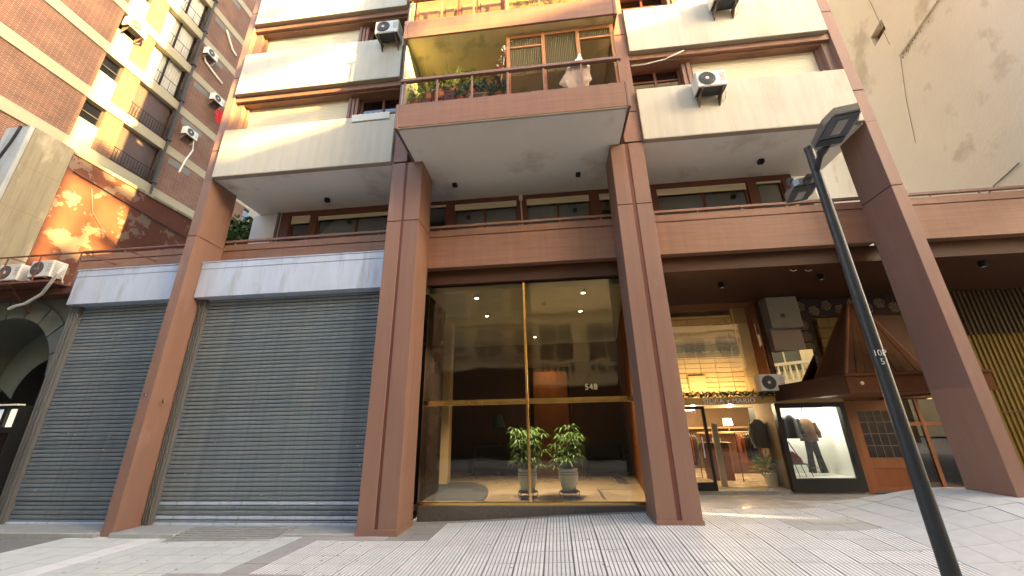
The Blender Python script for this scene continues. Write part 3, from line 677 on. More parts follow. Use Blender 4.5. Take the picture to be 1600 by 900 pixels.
shop_i=thing('shop_interior','warm lit interior of the clothes shop with pale stone floor','room',(4.0,SY+2,.1))
build('floor',MB().box(2.2,sx(5.8),SY+.3,SY+4.2,.05,.13),mat('shop_floor',(.60,.48,.32),.25,0,.1,2),shop_i)
build('ceiling',MB().box(2.2,sx(5.8),SY,SY+4.2,sz(1.86),sz(1.9)),mat('shop_ceiling',(.5,.42,.3),.8),shop_i)
build('back_wall',MB().box(2.2,sx(5.8),SY+4.2,SY+4.3,.1,2.0),mat('shop_wall',(.20,.13,.08),.8),shop_i)
build('side_wall',MB().box(2.15,2.2,SY,SY+4.2,.1,2.0).box(sx(4.53),sx(4.56),SY,SY+.9,.1,2.0),mat('shop_wall2',(.20,.15,.10),.8),shop_i)
build('wall_shelf',MB().box(3.0,5.9,SY+3.8,SY+4.15,1.28,1.33).box(3.0,5.9,SY+3.8,SY+4.15,.85,.9),mat('shelf_wood',(.50,.32,.15),.5),shop_i)
build('light_strip',MB().box(3.0,4.2,SY+3.4,SY+3.45,1.82,1.84),emis('strip',(1,.85,.6),9),shop_i)
for (x,y) in ((3.4,SY+1),(4.3,SY+1),(3.7,SY+2.4),(4.9,SY+2.6)):
    o=build('downlight',MB().lathe([(.05,0),(.05,-.012)],(x,y,sz(1.858)),12),emis('down',(1,.85,.62),18),shop_i)
    ld=bpy.data.lights.new('downlight','POINT'); ld.energy=3.4; ld.color=(1,.74,.42); ld.shadow_soft_size=.08
    lo=bpy.data.objects.new('downlight',ld); COL.objects.link(lo); lo.location=(x,y,1.75)
build('mirror_strip',MB().box(sx(3.4),sx(3.52),SY+.5,SY+.56,.13,1.45,.005),mat('strip_beige',(.55,.48,.36),.3),shop_i)
# shop lamp, rack with garments, counter, picture, plants
t=thing('table_lamp','lit cream shaded lamp on the shop shelf','lamp',(4.95,SY+3.0,1.25))
build('stem',MB().tube([(4.95,SY+3.0,1.2),(4.95,SY+3.0,1.42)],.015,8),brass,t); build('lamp_shade',MB().lathe([(.12,1.38),(.10,1.56)],(4.95,SY+3.0,0),18),emis('lit_shade',(1,.72,.35),6),t)
t=thing('sideboard','long wooden sideboard carrying the shop lamp','sideboard',(4.9,SY+3,.1)); build('body',MB().box(4.2,5.8,SY+2.8,SY+3.3,.13,1.15),woodd,t); build('top',MB().box(4.15,5.85,SY+2.75,SY+3.35,1.15,1.2,.008),mat('shelf_wood',(.5,.32,.15)),t)
t=thing('counter','dark shop counter with a small white card on it','counter',(3.95,SY+1.5,.1)); build('body',MB().box(3.75,4.25,SY+1.4,SY+1.9,.13,.95,.01),woodd,t); build('top',MB().box(3.7,4.3,SY+1.35,SY+1.95,.95,.99,.005),black,t)
tag(build('card_holder',MB().box(3.86,4.05,SY+1.36,SY+1.39,.98,1.1,.004),white),'small white card standing on the dark shop counter','card')
t=thing('picture','small framed picture on the shop wall','picture',(3.35,SY+4.18,1.5)); build('frame',MB().box(3.6,3.95,SY+4.15,SY+4.19,1.35,1.7),white,t); build('print',MB().box(3.65,3.9,SY+4.14,SY+4.149,1.4,1.65),darkgrey,t)
def rack(x0,x1,y,zr,cols,label):
    t=thing('clothes_rack',label,'clothes rack',((x0+x1)/2,y,.13),group='clothes racks in the shop')
    build('rail',MB().tube([(x0,y,.13),(x0,y,zr),(x1,y,zr),(x1,y,.13)],.012,8),black,t)
    n=0; x=x0+.05; r=random.Random(int(x0*10))
    while x<x1-.04:
        c=cols[n%len(cols)]; ln=r.uniform(.45,.75); d=.17
        o=thing('garment','hanging '+c[0]+' garment, '+('first' if n==0 else 'number %d along'%(n+1))+' on the rack','garment',(x,y,zr),group='garments on the shop racks') if 0 else None
        g_=MB().prism([(x-.018,y-d*.3,zr-.05),(x-.018,y-d,zr-.12),(x-.018,y-d*.9,zr-ln),(x-.018,y+d*.9,zr-ln),(x-.018,y+d,zr-.12),(x-.018,y+d*.3,zr-.05)],(.034,0,0))
        gg=tag(build('garment',g_,mat('cloth_'+c[0],c[1],.85,0,.2,6)),['first','second','third','fourth','fifth','sixth','seventh','eighth','ninth','tenth','eleventh'][n]+' garment from the left, '+c[0]+', on the '+label,'garment','garments on the shop racks')
        build('hanger',MB().tube([(x,y-.1,zr-.06),(x,y,zr-.01),(x,y+.1,zr-.06)],.005,5),white,gg)
        n+=1; x+=.062
dk=[('charcoal',(.03,.03,.035)),('navy',(.02,.03,.06)),('rust',(.25,.07,.03)),('brown',(.10,.05,.03)),('grey',(.15,.15,.15))]
rack(3.0,3.65,SY+1.9,1.18,dk,'clothes rack by the shop door'); rack(4.35,4.9,SY+1.2,1.22,[dk[2],('ochre',(.40,.16,.05)),dk[3],dk[0],dk[1],dk[0]],'clothes rack right of the counter')
def coat(x,y,zt,m,label,w=.30,h=.5):
    t=thing('coat',label,'coat',(x,y,zt-h))
    b=MB(); pr=[]
    n=14
    rings=[(0,.06,.04),(.05,.13,.07),(.12,w*.5,.09),(.3,w*.5,.10),(h,w*.56,.12)]
    vs=[];fs=[]
    for (d,a,c) in rings:
        for k in range(n): an=2*PI*k/n; vs.append((x+a*math.cos(an)*(1+.05*math.sin(5*an)),y+c*math.sin(an),zt-d))
    for i in range(len(rings)-1):
        for k in range(n): fs.append((i*n+k,i*n+(k+1)%n,(i+1)*n+(k+1)%n,(i+1)*n+k))
    b.add(vs,fs); build('body',b,m,t,True)
    for s in (-1,1): build('sleeve',MB().tube([(x+s*w*.45,y,zt-.1),(x+s*w*.62,y-.02,zt-.3),(x+s*w*.6,y-.05,zt-h*.85)],[.055,.05,.04],10),m,t,True)
    return t
coat(4.62,SY+.55,1.52,mat('coat_grey_wool',(.12,.13,.12),.9,0,.2,8,bump=.2),'long dark grey coat on a hanger beside the display window',.30,.62)
def bushy(name,label,cat,c,r,h,n,m,seed,group=None,stem=None,parent=None,flowers=None,lw=.035,ll=.09):
    rnd=random.Random(seed); lv=MB(); fl=MB()
    for _ in range(n):
        a=rnd.uniform(0,2*PI); q=rnd.random()**.5; p=Vector((c[0]+math.cos(a)*r[0]*q,c[1]+math.sin(a)*r[1]*q,c[2]+rnd.uniform(0,h)*(1-.4*q)))
        d=Vector((rnd.gauss(0,1),rnd.gauss(0,1),rnd.gauss(.4,.8))).normalized(); sd=d.cross(Vector((rnd.gauss(0,1),rnd.gauss(0,1),1))).normalized()*lw*rnd.uniform(.6,1.2); L_2=ll*rnd.uniform(.6,1.3)
        lv.add([p,p+d*L_2*.5+sd,p+d*L_2,p+d*L_2*.5-sd],[(0,1,2,3)])
        if flowers and rnd.random()<flowers[1]:
            q2=p+d*L_2+Vector((0,-.01,.01)); s_=rnd.uniform(.012,.022); fl.lathe([(.001,-s_*.6),(s_,-s_*.1),(s_*.8,s_*.5),(.001,s_*.7)],q2,7)
    return lv,fl
# garland
gt=thing('garland','green leafy garland with white flowers along the top of the shop sign','garland',(sx(4.2),SY-.1,sz(1.97)))
lv=MB(); fl=MB(); rnd=random.Random(5)
x=sx(2.5)
while x<sx(5.70):
    l,f=bushy('','','',(x,SY-.10,sz(1.98)),(.05,.06),.115,22,None,int(x*1000),flowers=(white,.05),lw=.016,ll=.06); lv.add(l.v,l.f); fl.add(f.v,f.f); x+=.045
build('leaves',lv,mat('garland_leaf',(.018,.06,.018),.55,0,.4,8),gt); build('flowers',fl,mat('white_flower',(.85,.82,.72),.7),gt)
# display case
D=thing('display_case','black framed display window with bright white lit interior','display window',(sx(5.2),SY,.1))
cf=frameb(sx(4.50),sx(5.84),sz(.17),sz(1.82),SY-.12,SY+.0,.10,black,'frame',D,.25)
build('pane',MB().box(sx(4.5)+.1,sx(5.84)-.1,SY-.07,SY-.065,sz(.41),sz(1.74)),gshop,D)
dwh=mat('display_white',(.82,.82,.76),.6,0,.03,2)
build('lining',MB().box(sx(4.56),sx(5.78),SY+.75,SY+.8,.1,sz(1.84)).box(sx(4.56),sx(4.6),SY,SY+.75,.1,sz(1.84)).box(sx(5.74),sx(5.78),SY,SY+.75,.1,sz(1.84)).box(sx(4.6),sx(5.74),SY,SY+.75,sz(.38),sz(.41)).box(sx(4.6),sx(5.74),SY,SY+.75,sz(1.8),sz(1.83)),dwh,D)
ld=bpy.data.lights.new('display_light','AREA'); ld.shape='RECTANGLE'; ld.size=1.1; ld.size_y=.25; ld.energy=3.6; ld.color=(1,.96,.84)
lo=bpy.data.objects.new('display_light',ld); COL.objects.link(lo); lo.location=(sx(5.18),SY+.3,sz(1.78))
letters('letter',text_mb('Leather\n& Han',.085,.001,T(sx(5.02),SY-.075,sz(.56))@FACE,1.0),mat('letter_grey',(.18,.17,.16),.5),D)
# garments in the case
leather=mat('black_leather',(.018,.02,.024),.3,0,.2,8,bump=.15,bsc=30)
coat(sx(4.93),SY+.30,sz(1.60),leather,'short black leather jacket on the left of the display window',.33,.50)
cv=coat(sx(5.30),SY+.42,sz(1.52),mat('brown_suede',(.085,.034,.012),.8,0,.25,8,bump=.2,bsc=30),'brown suede coat in the middle of the display window',.34,.48)
t=thing('trousers','dark flared trousers hanging below the brown coat','trousers',(sx(5.26),SY+.4,sz(.45)))
for s in (-1,1): build('trouser_leg',MB().tube([(sx(5.30)+s*.05,SY+.4,sz(1.06)),(sx(5.30)+s*.085,SY+.39,sz(.78)),(sx(5.30)+s*.12,SY+.38,sz(.46))],[.075,.06,.075],12),mat('trouser_charcoal',(.03,.03,.033),.8,0,.2,8),t,True)
tag(build('hanger_hook',MB().tube([(sx(5.30),SY+.42,sz(1.80)),(sx(5.30),SY+.42,sz(1.68)),(sx(5.26),SY+.42,sz(1.62)),(sx(5.30),SY+.42,sz(1.52))],.01,8),black,None,True),'black hook holding the brown coat in the display window','hook')
t=thing('handbag','reddish brown slouchy handbag on the side table in the display window','handbag',(sx(4.84),SY+.3,sz(.66)))
build('bag_body',MB().prism([(sx(4.72),SY+.24,sz(.65)),(sx(4.98),SY+.24,sz(.66)),(sx(4.95),SY+.24,sz(.76)),(sx(4.82),SY+.24,sz(.88)),(sx(4.74),SY+.24,sz(.84))],(0,.1,0)),mat('bag_leather',(.22,.06,.04),.45,0,.25,7),t)
build('bag_strap',MB().tube([(sx(4.76),SY+.29,sz(.84)),(sx(4.74),SY+.29,sz(1.05)),(sx(4.80),SY+.29,sz(1.06)),(sx(4.93),SY+.29,sz(.78))],.012,8),mat('bag_leather',(.22,.06,.04)),t)
t=thing('side_table','thin legged dark side table under the handbag','table',(sx(4.85),SY+.3,sz(.42)))
build('top',MB().box(sx(4.62),sx(5.02),SY+.15,SY+.45,sz(.635),sz(.65)),darkgrey,t)
for q in range(4): build('leg',MB().tube([(sx(4.66)+q*.115,SY+.16,sz(.64)),(sx(4.67)+q*.135,SY+.14,sz(.41))],.008,6),darkgrey,t)
t=thing('white_planter','white round planter with a plant beside the shop pane','planter',(sx(4.42),SY+.5,.13)); build('pot',MB().lathe([(.09,0),(.12,.05),(.13,.26),(.11,.26)],(sx(4.40),SY+.5,.13),20),white,t,True)
lv,_=bushy('','','',(sx(4.36),SY+.5,.42),(.2,.15),.35,90,None,11,lw=.02,ll=.2); build('leaves',lv,mat('palm_leaf',(.10,.19,.045)),t)
# ================================================================ restaurant front: turret canopy and wooden doors
Rr=thing('restaurant_front','dark varnished wood restaurant front with gridded door and glazed side window','restaurant front',(7.4,SY,.1))
def wb(mb,n='timber'): return build(n,mb,wood,Rr)
wb(MB().box(sx(5.86),sx(5.98),SY-.06,SY+.02,.06,sz(1.85),.006),'jamb'); wb(MB().box(sx(6.78),sx(6.88),SY-.06,SY+.02,.06,sz(1.85),.006),'jamb'); wb(MB().box(sx(7.60),sx(7.70),SY-.06,SY+.02,.03,sz(1.85),.006),'jamb')
wb(MB().box(sx(5.86),sx(7.7),SY-.08,SY+.02,sz(1.855),sz(1.96),.006),'head_rail')
door=build('door',MB().box(sx(5.985),sx(6.08),SY-.04,SY,.1,sz(1.84)).box(sx(6.68),sx(6.775),SY-.04,SY,.1,sz(1.84)).box(sx(6.08),sx(6.68),SY-.04,SY,sz(1.64),sz(1.84)).box(sx(6.08),sx(6.68),SY-.04,SY,sz(.58),sz(.76)).box(sx(6.08),sx(6.68),SY-.04,SY,.1,sz(.26)),wood,Rr)
build('door_panel',MB().box(sx(6.08),sx(6.68),SY-.03,SY-.01,sz(.26),sz(.58),.006),mat('wood_panel_red',(.20,.06,.018),.4,0,.25,3,(1,1,.3)),door)
for i in range(4):
    for j in range(4):
        a=sx(6.08)+i*.158; c=sz(.76)+j*.232
        build('pane',MB().box(a+.008,a+.15,SY-.024,SY-.018,c+.008,c+.224),mat('dark_pane',(.02,.012,.01),.08,0,.1,4),door)
for i in range(5): build('glazing_bar',MB().box(sx(6.08)+i*.158-.005,sx(6.08)+i*.158+.005,SY-.034,SY-.012,sz(.76),sz(1.64)),mat('bar_grey',(.22,.16,.12),.5),door)
for j in range(5): build('glazing_bar',MB().box(sx(6.08),sx(6.68),SY-.032,SY-.014,sz(.76)+j*.232-.005,sz(.76)+j*.232+.005),mat('bar_grey',(.22,.16,.12)),door)
wn=build('side_window',MB().box(sx(7.20),sx(7.27),SY-.05,SY,.1,sz(1.84)).box(sx(6.88),sx(7.6),SY-.045,SY-.005,sz(1.34),sz(1.41)).box(sx(6.88),sx(7.6),SY-.045,SY-.005,.08,sz(.25)),wood,Rr)
build('pane',MB().box(sx(6.88),sx(7.6),SY-.03,SY-.024,.1,sz(1.84)),glass('rest_pane',(.35,.33,.3),1.6,0,.14),wn)
build('backing',MB().box(sx(5.9),sx(7.7),SY+.25,SY+.27,.05,sz(1.9)),gdark,Rr)
# turret canopy
tw=mat('turret_wood',(.10,.034,.011),.7,0,.28,3.5,(1,1,.25),.12,50,(3,3,.6),spec=.15)
TC=thing('turret_canopy','dark wooden canopy with panelled fascia and steep pyramid roof over the restaurant door','canopy',(5.9,8.1,1.9))
x0,x1,y0,y1=4.80,6.96,7.08,9.4; z0,z1=1.88,2.20
build('fascia',MB().box(x0,x1,y0,y0+.05,z0,z1,.005),tw,TC); build('fascia',MB().box(x0,x0+.05,y0+.051,y1,z0,z1),mat('fascia_shaded',(.06,.025,.012),.7),TC); build('fascia',MB().box(x1-.05,x1,y0+.051,y1,z0,z1),woodd,TC)  # left return coloured darker to stand in for its shade
build('fascia_moulding',MB().box(x0-.02,x1+.02,y0-.025,y0-.001,z1-.045,z1,.005).box(x0-.02,x1+.02,y0-.02,y0-.001,z0,z0+.035,.005),tw,TC)
build('soffit_board',MB().box(x0+.05,x1-.05,y0+.05,y1,z0+.03,z0+.06),woodd,TC)
for x in (5.02,6.70): build('fascia_boss',MB().lathe([(.001,-.02),(.025,-.012),(.03,0)],(x,y0-.001,2.04),12,'y'),mat('boss',(.5,.38,.25),.5),TC,True)
bx0,bx1,by0,by1=4.86,6.08,7.14,7.95; ax0,ax1,ay,az=5.86,6.04,8.0,3.62
rf=mat('turret_boards',(.06,.024,.008),.85,0,.35,3,(1,1,.4),.2,40,(5,5,.5),spec=.08)
def roofboard(a,b,c,d,n,nm='roof_board'):
    a,b,c,d=map(Vector,(a,b,c,d)); nr=(b-a).cross(d-a).normalized()*.02
    for i in range(n):
        s0,s1=i/n+.004,(i+1)/n-.004
        p=[a.lerp(b,s0),a.lerp(b,s1),d.lerp(c,s1),d.lerp(c,s0)]
        build(nm,MB().prism(p,nr*(1+.3*(i%2))),rf,TC)
roofboard((bx0,by0,z1),(bx1,by0,z1),(ax1,ay,az),(ax0,ay,az),8)
roofboard((bx0,by1,z1),(bx0,by0,z1),(ax0,ay,az),(ax0,ay+.1,az),4)
roofboard((bx1,by0,z1),(bx1,by1,z1),(ax1,ay+.1,az),(ax1,ay,az),4)
for (p,q) in (((bx0,by0,z1),(ax0,ay,az)),((bx1,by0,z1),(ax1,ay,az)),((bx0,by1,z1),(ax0,ay+.1,az))): build('hip_moulding',MB().tube([p,q],.03,6),tw,TC)
build('cornice',MB().box(sx(5.9),sx(7.6),SY-.5,SY+.0,sz(1.965),sz(2.06),.01),tw,TC)
# frieze
fz=thing('ornamental_frieze','dark frieze with pale scrollwork circles and diamonds under the arcade ceiling','frieze',(8,SY,3.8))
fm_=mat('frieze_ground',(.035,.02,.016),.7,0,.2,5); sc_m=mat('scroll_cream',(.30,.23,.17),.7,0,.2,6)
build('board',MB().box(sx(5.42),sx(8.2),SY-.04,SY+.015,sz(3.62),4.19).box(sx(5.42),sx(5.72),SY-.04,SY+.015,sz(2.5),sz(3.619)),fm_,fz)
def scroll(cx,cz,r,k=0):
    mb=MB(); 
    for rr,tt in ((r,.011),(r*.62,.009),(r*.28,.010)):
        pts=[(cx+rr*math.cos(a)*(1+.12*math.sin(5*a+k)),SY-.05,cz+rr*math.sin(a)*(1+.12*math.sin(5*a+k))) for a in [2*PI*i/16 for i in range(17)]]; mb.tube(pts,tt,4,False)
    for q in range(6):
        a=q*PI/3+k; mb.tube([(cx+r*.3*math.cos(a),SY-.05,cz+r*.3*math.sin(a)),(cx+r*1.15*math.cos(a+.4),SY-.05,cz+r*1.15*math.sin(a+.4))],.009,4)
    build('scroll',mb,sc_m,fz)
for i in range(9): scroll(sx(5.55)+i*.29,sz(3.77) if i%2 else sz(3.88),.105,i)
for i in range(4): scroll(sx(5.53),sz(3.45)-i*.26,.10,i)
# stone arch fragment
ar=thing('arch_stones','ochre stone blocks of an arched surround beside the frieze','stone surround',(6.2,SY,2.6))
om=mat('ochre_stone',(.22,.15,.05),.85,0,.2,4,(1,1,1),.2,30,rnd=.15)
for r in range(6):
    for c in range(2):
        build('stone_block',MB().box(sx(5.74)+c*.25+r*.012,sx(5.74)+c*.25+.235+r*.012,SY-.10+.02*c,SY-.0,sz(2.25)+r*.235,sz(2.25)+r*.235+.225,.008),om,ar)
# far right corrugated curtain wall
gw=thing('corrugated_cladding','dull gold corrugated cladding under the arcade at the far right','cladding',(11,SY,.1))
mb=MB(); x=sx(7.75); vs=[]; i=0
while x<14: vs+=[(x,SY-.02-(.03 if (i//2)%2 else 0),.0),(x,SY-.02-(.03 if (i//2)%2 else 0),sz(3.1))]; x+=(.015 if i%2 else .035); i+=1
mb.add(vs,[(2*k,2*k+2,2*k+3,2*k+1) for k in range(len(vs)//2-1)])
build('corrugated_sheet',mb,mat('dull_gold',(.17,.11,.018),.5,.2,.2,1.5),gw)
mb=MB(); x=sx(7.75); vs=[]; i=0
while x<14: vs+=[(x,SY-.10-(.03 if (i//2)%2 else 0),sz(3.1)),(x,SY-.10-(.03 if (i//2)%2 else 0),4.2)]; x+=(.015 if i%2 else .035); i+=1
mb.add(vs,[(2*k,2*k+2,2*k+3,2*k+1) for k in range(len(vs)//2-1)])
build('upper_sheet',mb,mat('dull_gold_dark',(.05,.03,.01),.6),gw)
for z in (1.1,): build('joint_rail',MB().box(sx(7.75),14,SY-.07,SY-.02,sz(z+.45),sz(z+.47)),woodd,gw)
for n_,(x,y,l) in enumerate(((3.55,7.95,'nearest the shop'),(5.35,7.75,'above the lamp post'),(8.0,7.5,'at the right, beyond the last column'))):
    t=tag(build('ceiling_spotlight',MB().lathe([(.06,0),(.06,-.10),(.05,-.11)],(x,y,4.2),14),black,None,True),'small black cylinder spotlight on the arcade ceiling, '+l,'spotlight','arcade ceiling spotlights')
    build('lens',MB().lathe([(.03,-.111),(.02,-.116)],(x+.0,y,4.2),10),white,t)
for (x,y) in ((4.6,7.4),(4.9,7.45)): build('ceiling_hook',MB().tube([(x,y,4.2),(x+.05,y,4.17),(x+.12,y,4.19)],.008,5),soff,B)
# ================================================================ air conditioners
fan=mat('fan_dark',(.06,.065,.065),.5,0,.15,6)
AC0=thing('air_conditioner','white outdoor air conditioner bracketed on the cream parapet right of the balcony','air conditioner',(0,0,0),0,'outdoor air conditioner units',True)
def acparts(t,w=.54,h=.37,d=.26):
    build('casing',MB().box(-w/2,w/2,-d,0,0,h,.014),white,t)
    cx=-w*.15; r=h*.42
    build('fan_opening',MB().lathe([(r,-.004),(r*.98,-.010),(.001,-.010)],(cx,-d,h*.5),28,'y'),fan,t)
    gm=MB()
    for q in range(1,6):
        rr=r*q/5.5; gm.tube([(cx+rr*math.cos(a),-d-.014,h*.5+rr*math.sin(a)) for a in [2*PI*i/20 for i in range(21)]],.0022,4,False)
    for q in range(10):
        a=2*PI*q/10; gm.tube([(cx,-d-.014,h*.5),(cx+r*.97*math.cos(a),-d-.014,h*.5+r*.97*math.sin(a))],.0018,4)
    build('grille',gm,mat('grille_grey',(.25,.26,.26),.5),t)
    build('hub',MB().lathe([(.001,-.02),(.032,-.018),(.036,-.010)],(cx,-d,h*.5),14,'y'),white,t)
    lo=MB()
    for q in range(6): lo.box(w*.28,w*.46,-d-.004,-d,h*(.3+.09*q),h*(.3+.09*q)+.008)
    for q in range(9): lo.box(w/2,w/2+.003,-d+.03,-.03,h*(.12+.09*q),h*(.12+.09*q)+.009)
    build('louvres',lo,mat('grille_grey',(.25,.26,.26)),t)
    build('base_tray',MB().box(-w/2+.02,w/2-.02,-d+.02,-.02,-.012,0),darkgrey,t)
    for s in (-1,1):
        build('bracket',MB().box(s*w*.35-.012,s*w*.35+.012,-d-.01,.05,-.035,-.012).prism([(s*w*.35-.008,.04,-.035),(s*w*.35-.008,.04,-.22),(s*w*.35-.008,.02,-.22),(s*w*.35-.008,-d*.7,-.035)],(.016,0,0)),mat('rust_bracket',(.18,.13,.10),.7),t)
    build('pipe',MB().tube([(w/2,-.08,.07),(w/2+.05,-.07,.04),(w/2+.03,.0,-.1),(w/2-.05,.04,-.16)],.012,6),soff,t)
acparts(AC0)
AC0.location=(3.26,6.20,7.42)
dup(AC0,(-3.33,6.20,9.86),0,'white air conditioner beside the balcony edge above the left cream parapets')
a=dup(AC0,(3.95,6.20,9.66),0,'air conditioner high on the right parapet, cut by the top edge, in sunlight')
dup(AC0,(-10.66,6.72,4.62),0,'white air conditioner with dark fan at the right end of the iron cage')
dup(AC0,(-11.50,6.76,4.60),0,'white air conditioner with pale grille at the left end of the iron cage')
dup(AC0,(sx(4.46),SY-.12,sz(2.06)),0,'air conditioner standing behind the garland on the shop sign',.95)
dup(AC0,(5.45,7.7,5.4),-.3,'air conditioner on the terrace behind the lamp head',.9)
dup(AC0,(-16.62,9.80,17.05),PI/2,'air conditioner set in the upper narrow window opening of the brick building',1.3)
dup(AC0,(-16.62,12.9,19.35),PI/2,'air conditioner below the third concrete band of the brick building, beside dark shutters',1.1)
dup(AC0,(-16.62,13.85,17.35),PI/2,'air conditioner just above the red cloth on the brick building',1.1)
dup(AC0,(-16.62,13.1,14.55),PI/2,'small air conditioner with hanging white hose on the brick wall',1.1)
# ================================================================ iron cage for left AC pair
cg=thing('iron_cage','thin rusty iron cage holding two air conditioners above the arch','cage',(-11.2,6.5,4.6))
rust=mat('rusty_iron',(.16,.06,.04),.7,0,.3,8)
yf=6.32
r=MB().box(-13,-7.25,yf,yf+.025,5.03,5.055); build('top_bar',r,rust,cg); build('bottom_bar',MB().box(-13,-9.9,yf,yf+.02,4.43,4.45),rust,cg)
for x in (-12.6,-11.35,-10.55,-9.6): build('upright',MB().box(x,x+.02,yf,yf+.02,4.45,5.03),rust,cg)
for x in (-12.6,-11.35,-10.55,-9.6,-8.6): build('cross_bar',MB().box(x,x+.018,yf+.025,6.98,5.035,5.052),rust,cg)
build('tray',MB().box(-13,-10.2,yf+.03,6.95,4.46,4.49),rust,cg)
for x in (-12.4,-11.1): build('strut',MB().tube([(x,yf+.05,4.44),(x-.25,7.1,3.9)],.02,6),rust,cg)
tag(build('platform',MB().box(-14,-9.95,6.7,7.3,4.30,4.44),mat('platform_soffit',(.14,.06,.04),.8,0,.2,4)),'dark reddish slab under the iron cage above the arch','slab')
tag(build('drain_hose',MB().tube([(-9.75,6.25,4.72),(-9.80,6.22,4.55),(-10.0,6.3,4.42),(-10.35,6.45,4.22),(-10.9,6.6,4.08),(-11.3,6.7,4.08),(-11.42,6.7,4.02)],.028,8),soff,None,True),'pale drain hose looping from the air conditioners across the arch','hose')
# ================================================================ arch building
AB=thing('arched_building','dark grey green stuccoed facade with a deep arched doorway at the far left','building',(-12,7.2,0))
stu=mat('green_grey_stucco',(.15,.17,.15),.9,0,.15,3,(1,1,1),.2,30)
cx,cz,r=-11.62,2.62,1.28; yw=7.0
N=20
out=[]
mb=MB()
angs=[PI*i/N for i in range(N+1)]
inner=[(cx+r*math.cos(a),cz+r*math.sin(a)) for a in angs]; ztop=4.3
for i in range(N):
    (a,b),(c,d)=inner[i],inner[i+1]; mb.quad((a,yw,b),(c,yw,d),(c,yw,ztop),(a,yw,ztop))
mb.quad((cx+r,yw,-.1),(cx+r,yw,ztop),(-9.7,yw,ztop),(-9.7,yw,-.1)); mb.quad((cx-r,yw,-.1),(cx-r,yw,ztop),(-15,yw,ztop),(-15,yw,-.1))
# reveal
for i in range(N):
    (a,b),(c,d)=inner[i],inner[i+1]; mb.quad((a,yw,b),(c,yw,d),(c,yw+.9,d),(a,yw+.9,b))
mb.quad((cx+r,yw,-.1),(cx+r,yw+.9,-.1),(cx+r,yw+.9,cz),(cx+r,yw,cz)); mb.quad((cx-r,yw,-.1),(cx-r,yw+.9,-.1),(cx-r,yw+.9,cz),(cx-r,yw,cz))
build('wall',mb,stu,AB)
for i in range(0,9):
    a0,a1=PI*i/9+.012,PI*(i+1)/9-.012
    pts=[]
    for q in range(5): a=a0+(a1-a0)*q/4; pts.append((cx+(r+.0)*math.cos(a),yw-.03,cz+(r)*math.sin(a)))
    for q in range(5): a=a1-(a1-a0)*q/4; pts.append((cx+(r+.40)*math.cos(a),yw-.03,cz+(r+.40)*math.sin(a)))
    build('voussoir',MB().prism(pts,(0,.028,0)),stu,AB)
r2=.95; pts=[(cx+.2+r2*math.cos(a),yw+.9,cz-.35+r2*math.sin(a)) for a in angs]
mb=MB()
for i in range(N):
    a,c=inner[i],inner[i+1]; e,f=pts[i],pts[i+1]; mb.quad((a[0],yw+.9,a[1]),(c[0],yw+.9,c[1]),(f[0],yw+.9,f[2]),(e[0],yw+.9,e[2]))
build('inner_arch',mb,mat('stucco_light',(.20,.23,.20),.9,0,.12,3),AB); build('dark_door',MB().box(-13.2,-10.2,yw+1.2,yw+1.25,-.1,4),black,AB)
# left kiosk front
K=thing('bar_front','black framed shopfront with lit cream sign boxes and white lettering at the left edge','shopfront',(-10.5,6.8,0))
build('cream_ledge',MB().box(-12,-9.98,6.50,6.62,2.02,2.05),mat('ledge_cream',(.85,.82,.70),.5),K)
build('frame',MB().box(-12,-9.98,6.55,6.8,1.96,2.02).box(-12,-9.98,6.55,6.8,1.55,1.64).box(-9.99,-9.95,6.54,6.8,-.05,2.02).box(-10.30,-10.22,6.55,6.8,1.64,1.96).box(-12,-9.98,6.62,6.8,-.05,.98),black,K)
build('lit_sign_box',MB().box(-10.22,-9.99,6.60,6.7,1.64,1.96),emis('sign_cream',(1,.95,.62),.11),K); build('sign_box',MB().box(-11.2,-10.30,6.60,6.7,1.64,1.96),emis('sign_pale',(.8,.9,.9),.06),K)
build('dark_window',MB().box(-12,-9.99,6.70,6.72,.98,1.55),mat('wine_dark',(.03,.01,.02),.1),K)
letters('letter',text_mb('VI',.30,.003,T(-10.02,6.61,.62)@FACE@Matrix.Rotation(PI/2,4,'Z')),emis('letters_white',(1,1,1),.12),K)
t=thing('wine_bottle','dark bottle standing in the black shopfront window','bottle',(-10.1,6.66,1.0)); build('glass_body',MB().lathe([(.045,0),(.05,.02),(.05,.25),(.02,.34),(.02,.44)],(-10.12,6.66,1.0),14),mat('bottle_glass',(.03,.01,.02),.08),t,True)
# ================================================================ painted party wall left (X=-12.5)
PW=thing('party_wall','stained concrete and flaking orange painted party wall with thin coping','wall',(-12.8,9.8,4.4))
orange=mat('flaking_orange_paint',(.15,.056,.035),.85,0,.25,1.5,(1,1,1),.2,30,col2=(.22,.155,.125),c2=(.535,.55),c2sc=1.7)
build('painted_render',MB().box(-12.9,-12.5,7.29,13.5,4.0,8.57),orange,PW)
build('concrete_end',MB().box(-12.92,-12.49,6.45,7.285,4.0,8.72,.01),concr,PW)
build('front_edge',MB().box(-13.2,-12.5,6.36,6.449,6.2,8.70,.01),mat('blue_grey_render',(.38,.41,.42),.85,0,.2,4,(1,1,.5),.3,20,streak=.3),PW)
build('coping',MB().box(-12.95,-12.46,7.29,13.5,8.572,8.66),concr,PW)
for z in (6.55,7.65): build('concrete_joint',MB().box(-12.488,-12.484,6.45,7.28,z,z+.012),mat('joint_dark',(.28,.22,.12),.9),PW)
tag(build('black_crack_cable',MB().tube([(-12.75,6.34,8.68),(-12.82,6.34,8.2),(-13.02,6.34,7.4),(-13.1,6.34,6.8),(-13.05,6.34,6.3)],.03,6),black,None,True),'black cable running down the pale front edge of the party wall','cable')
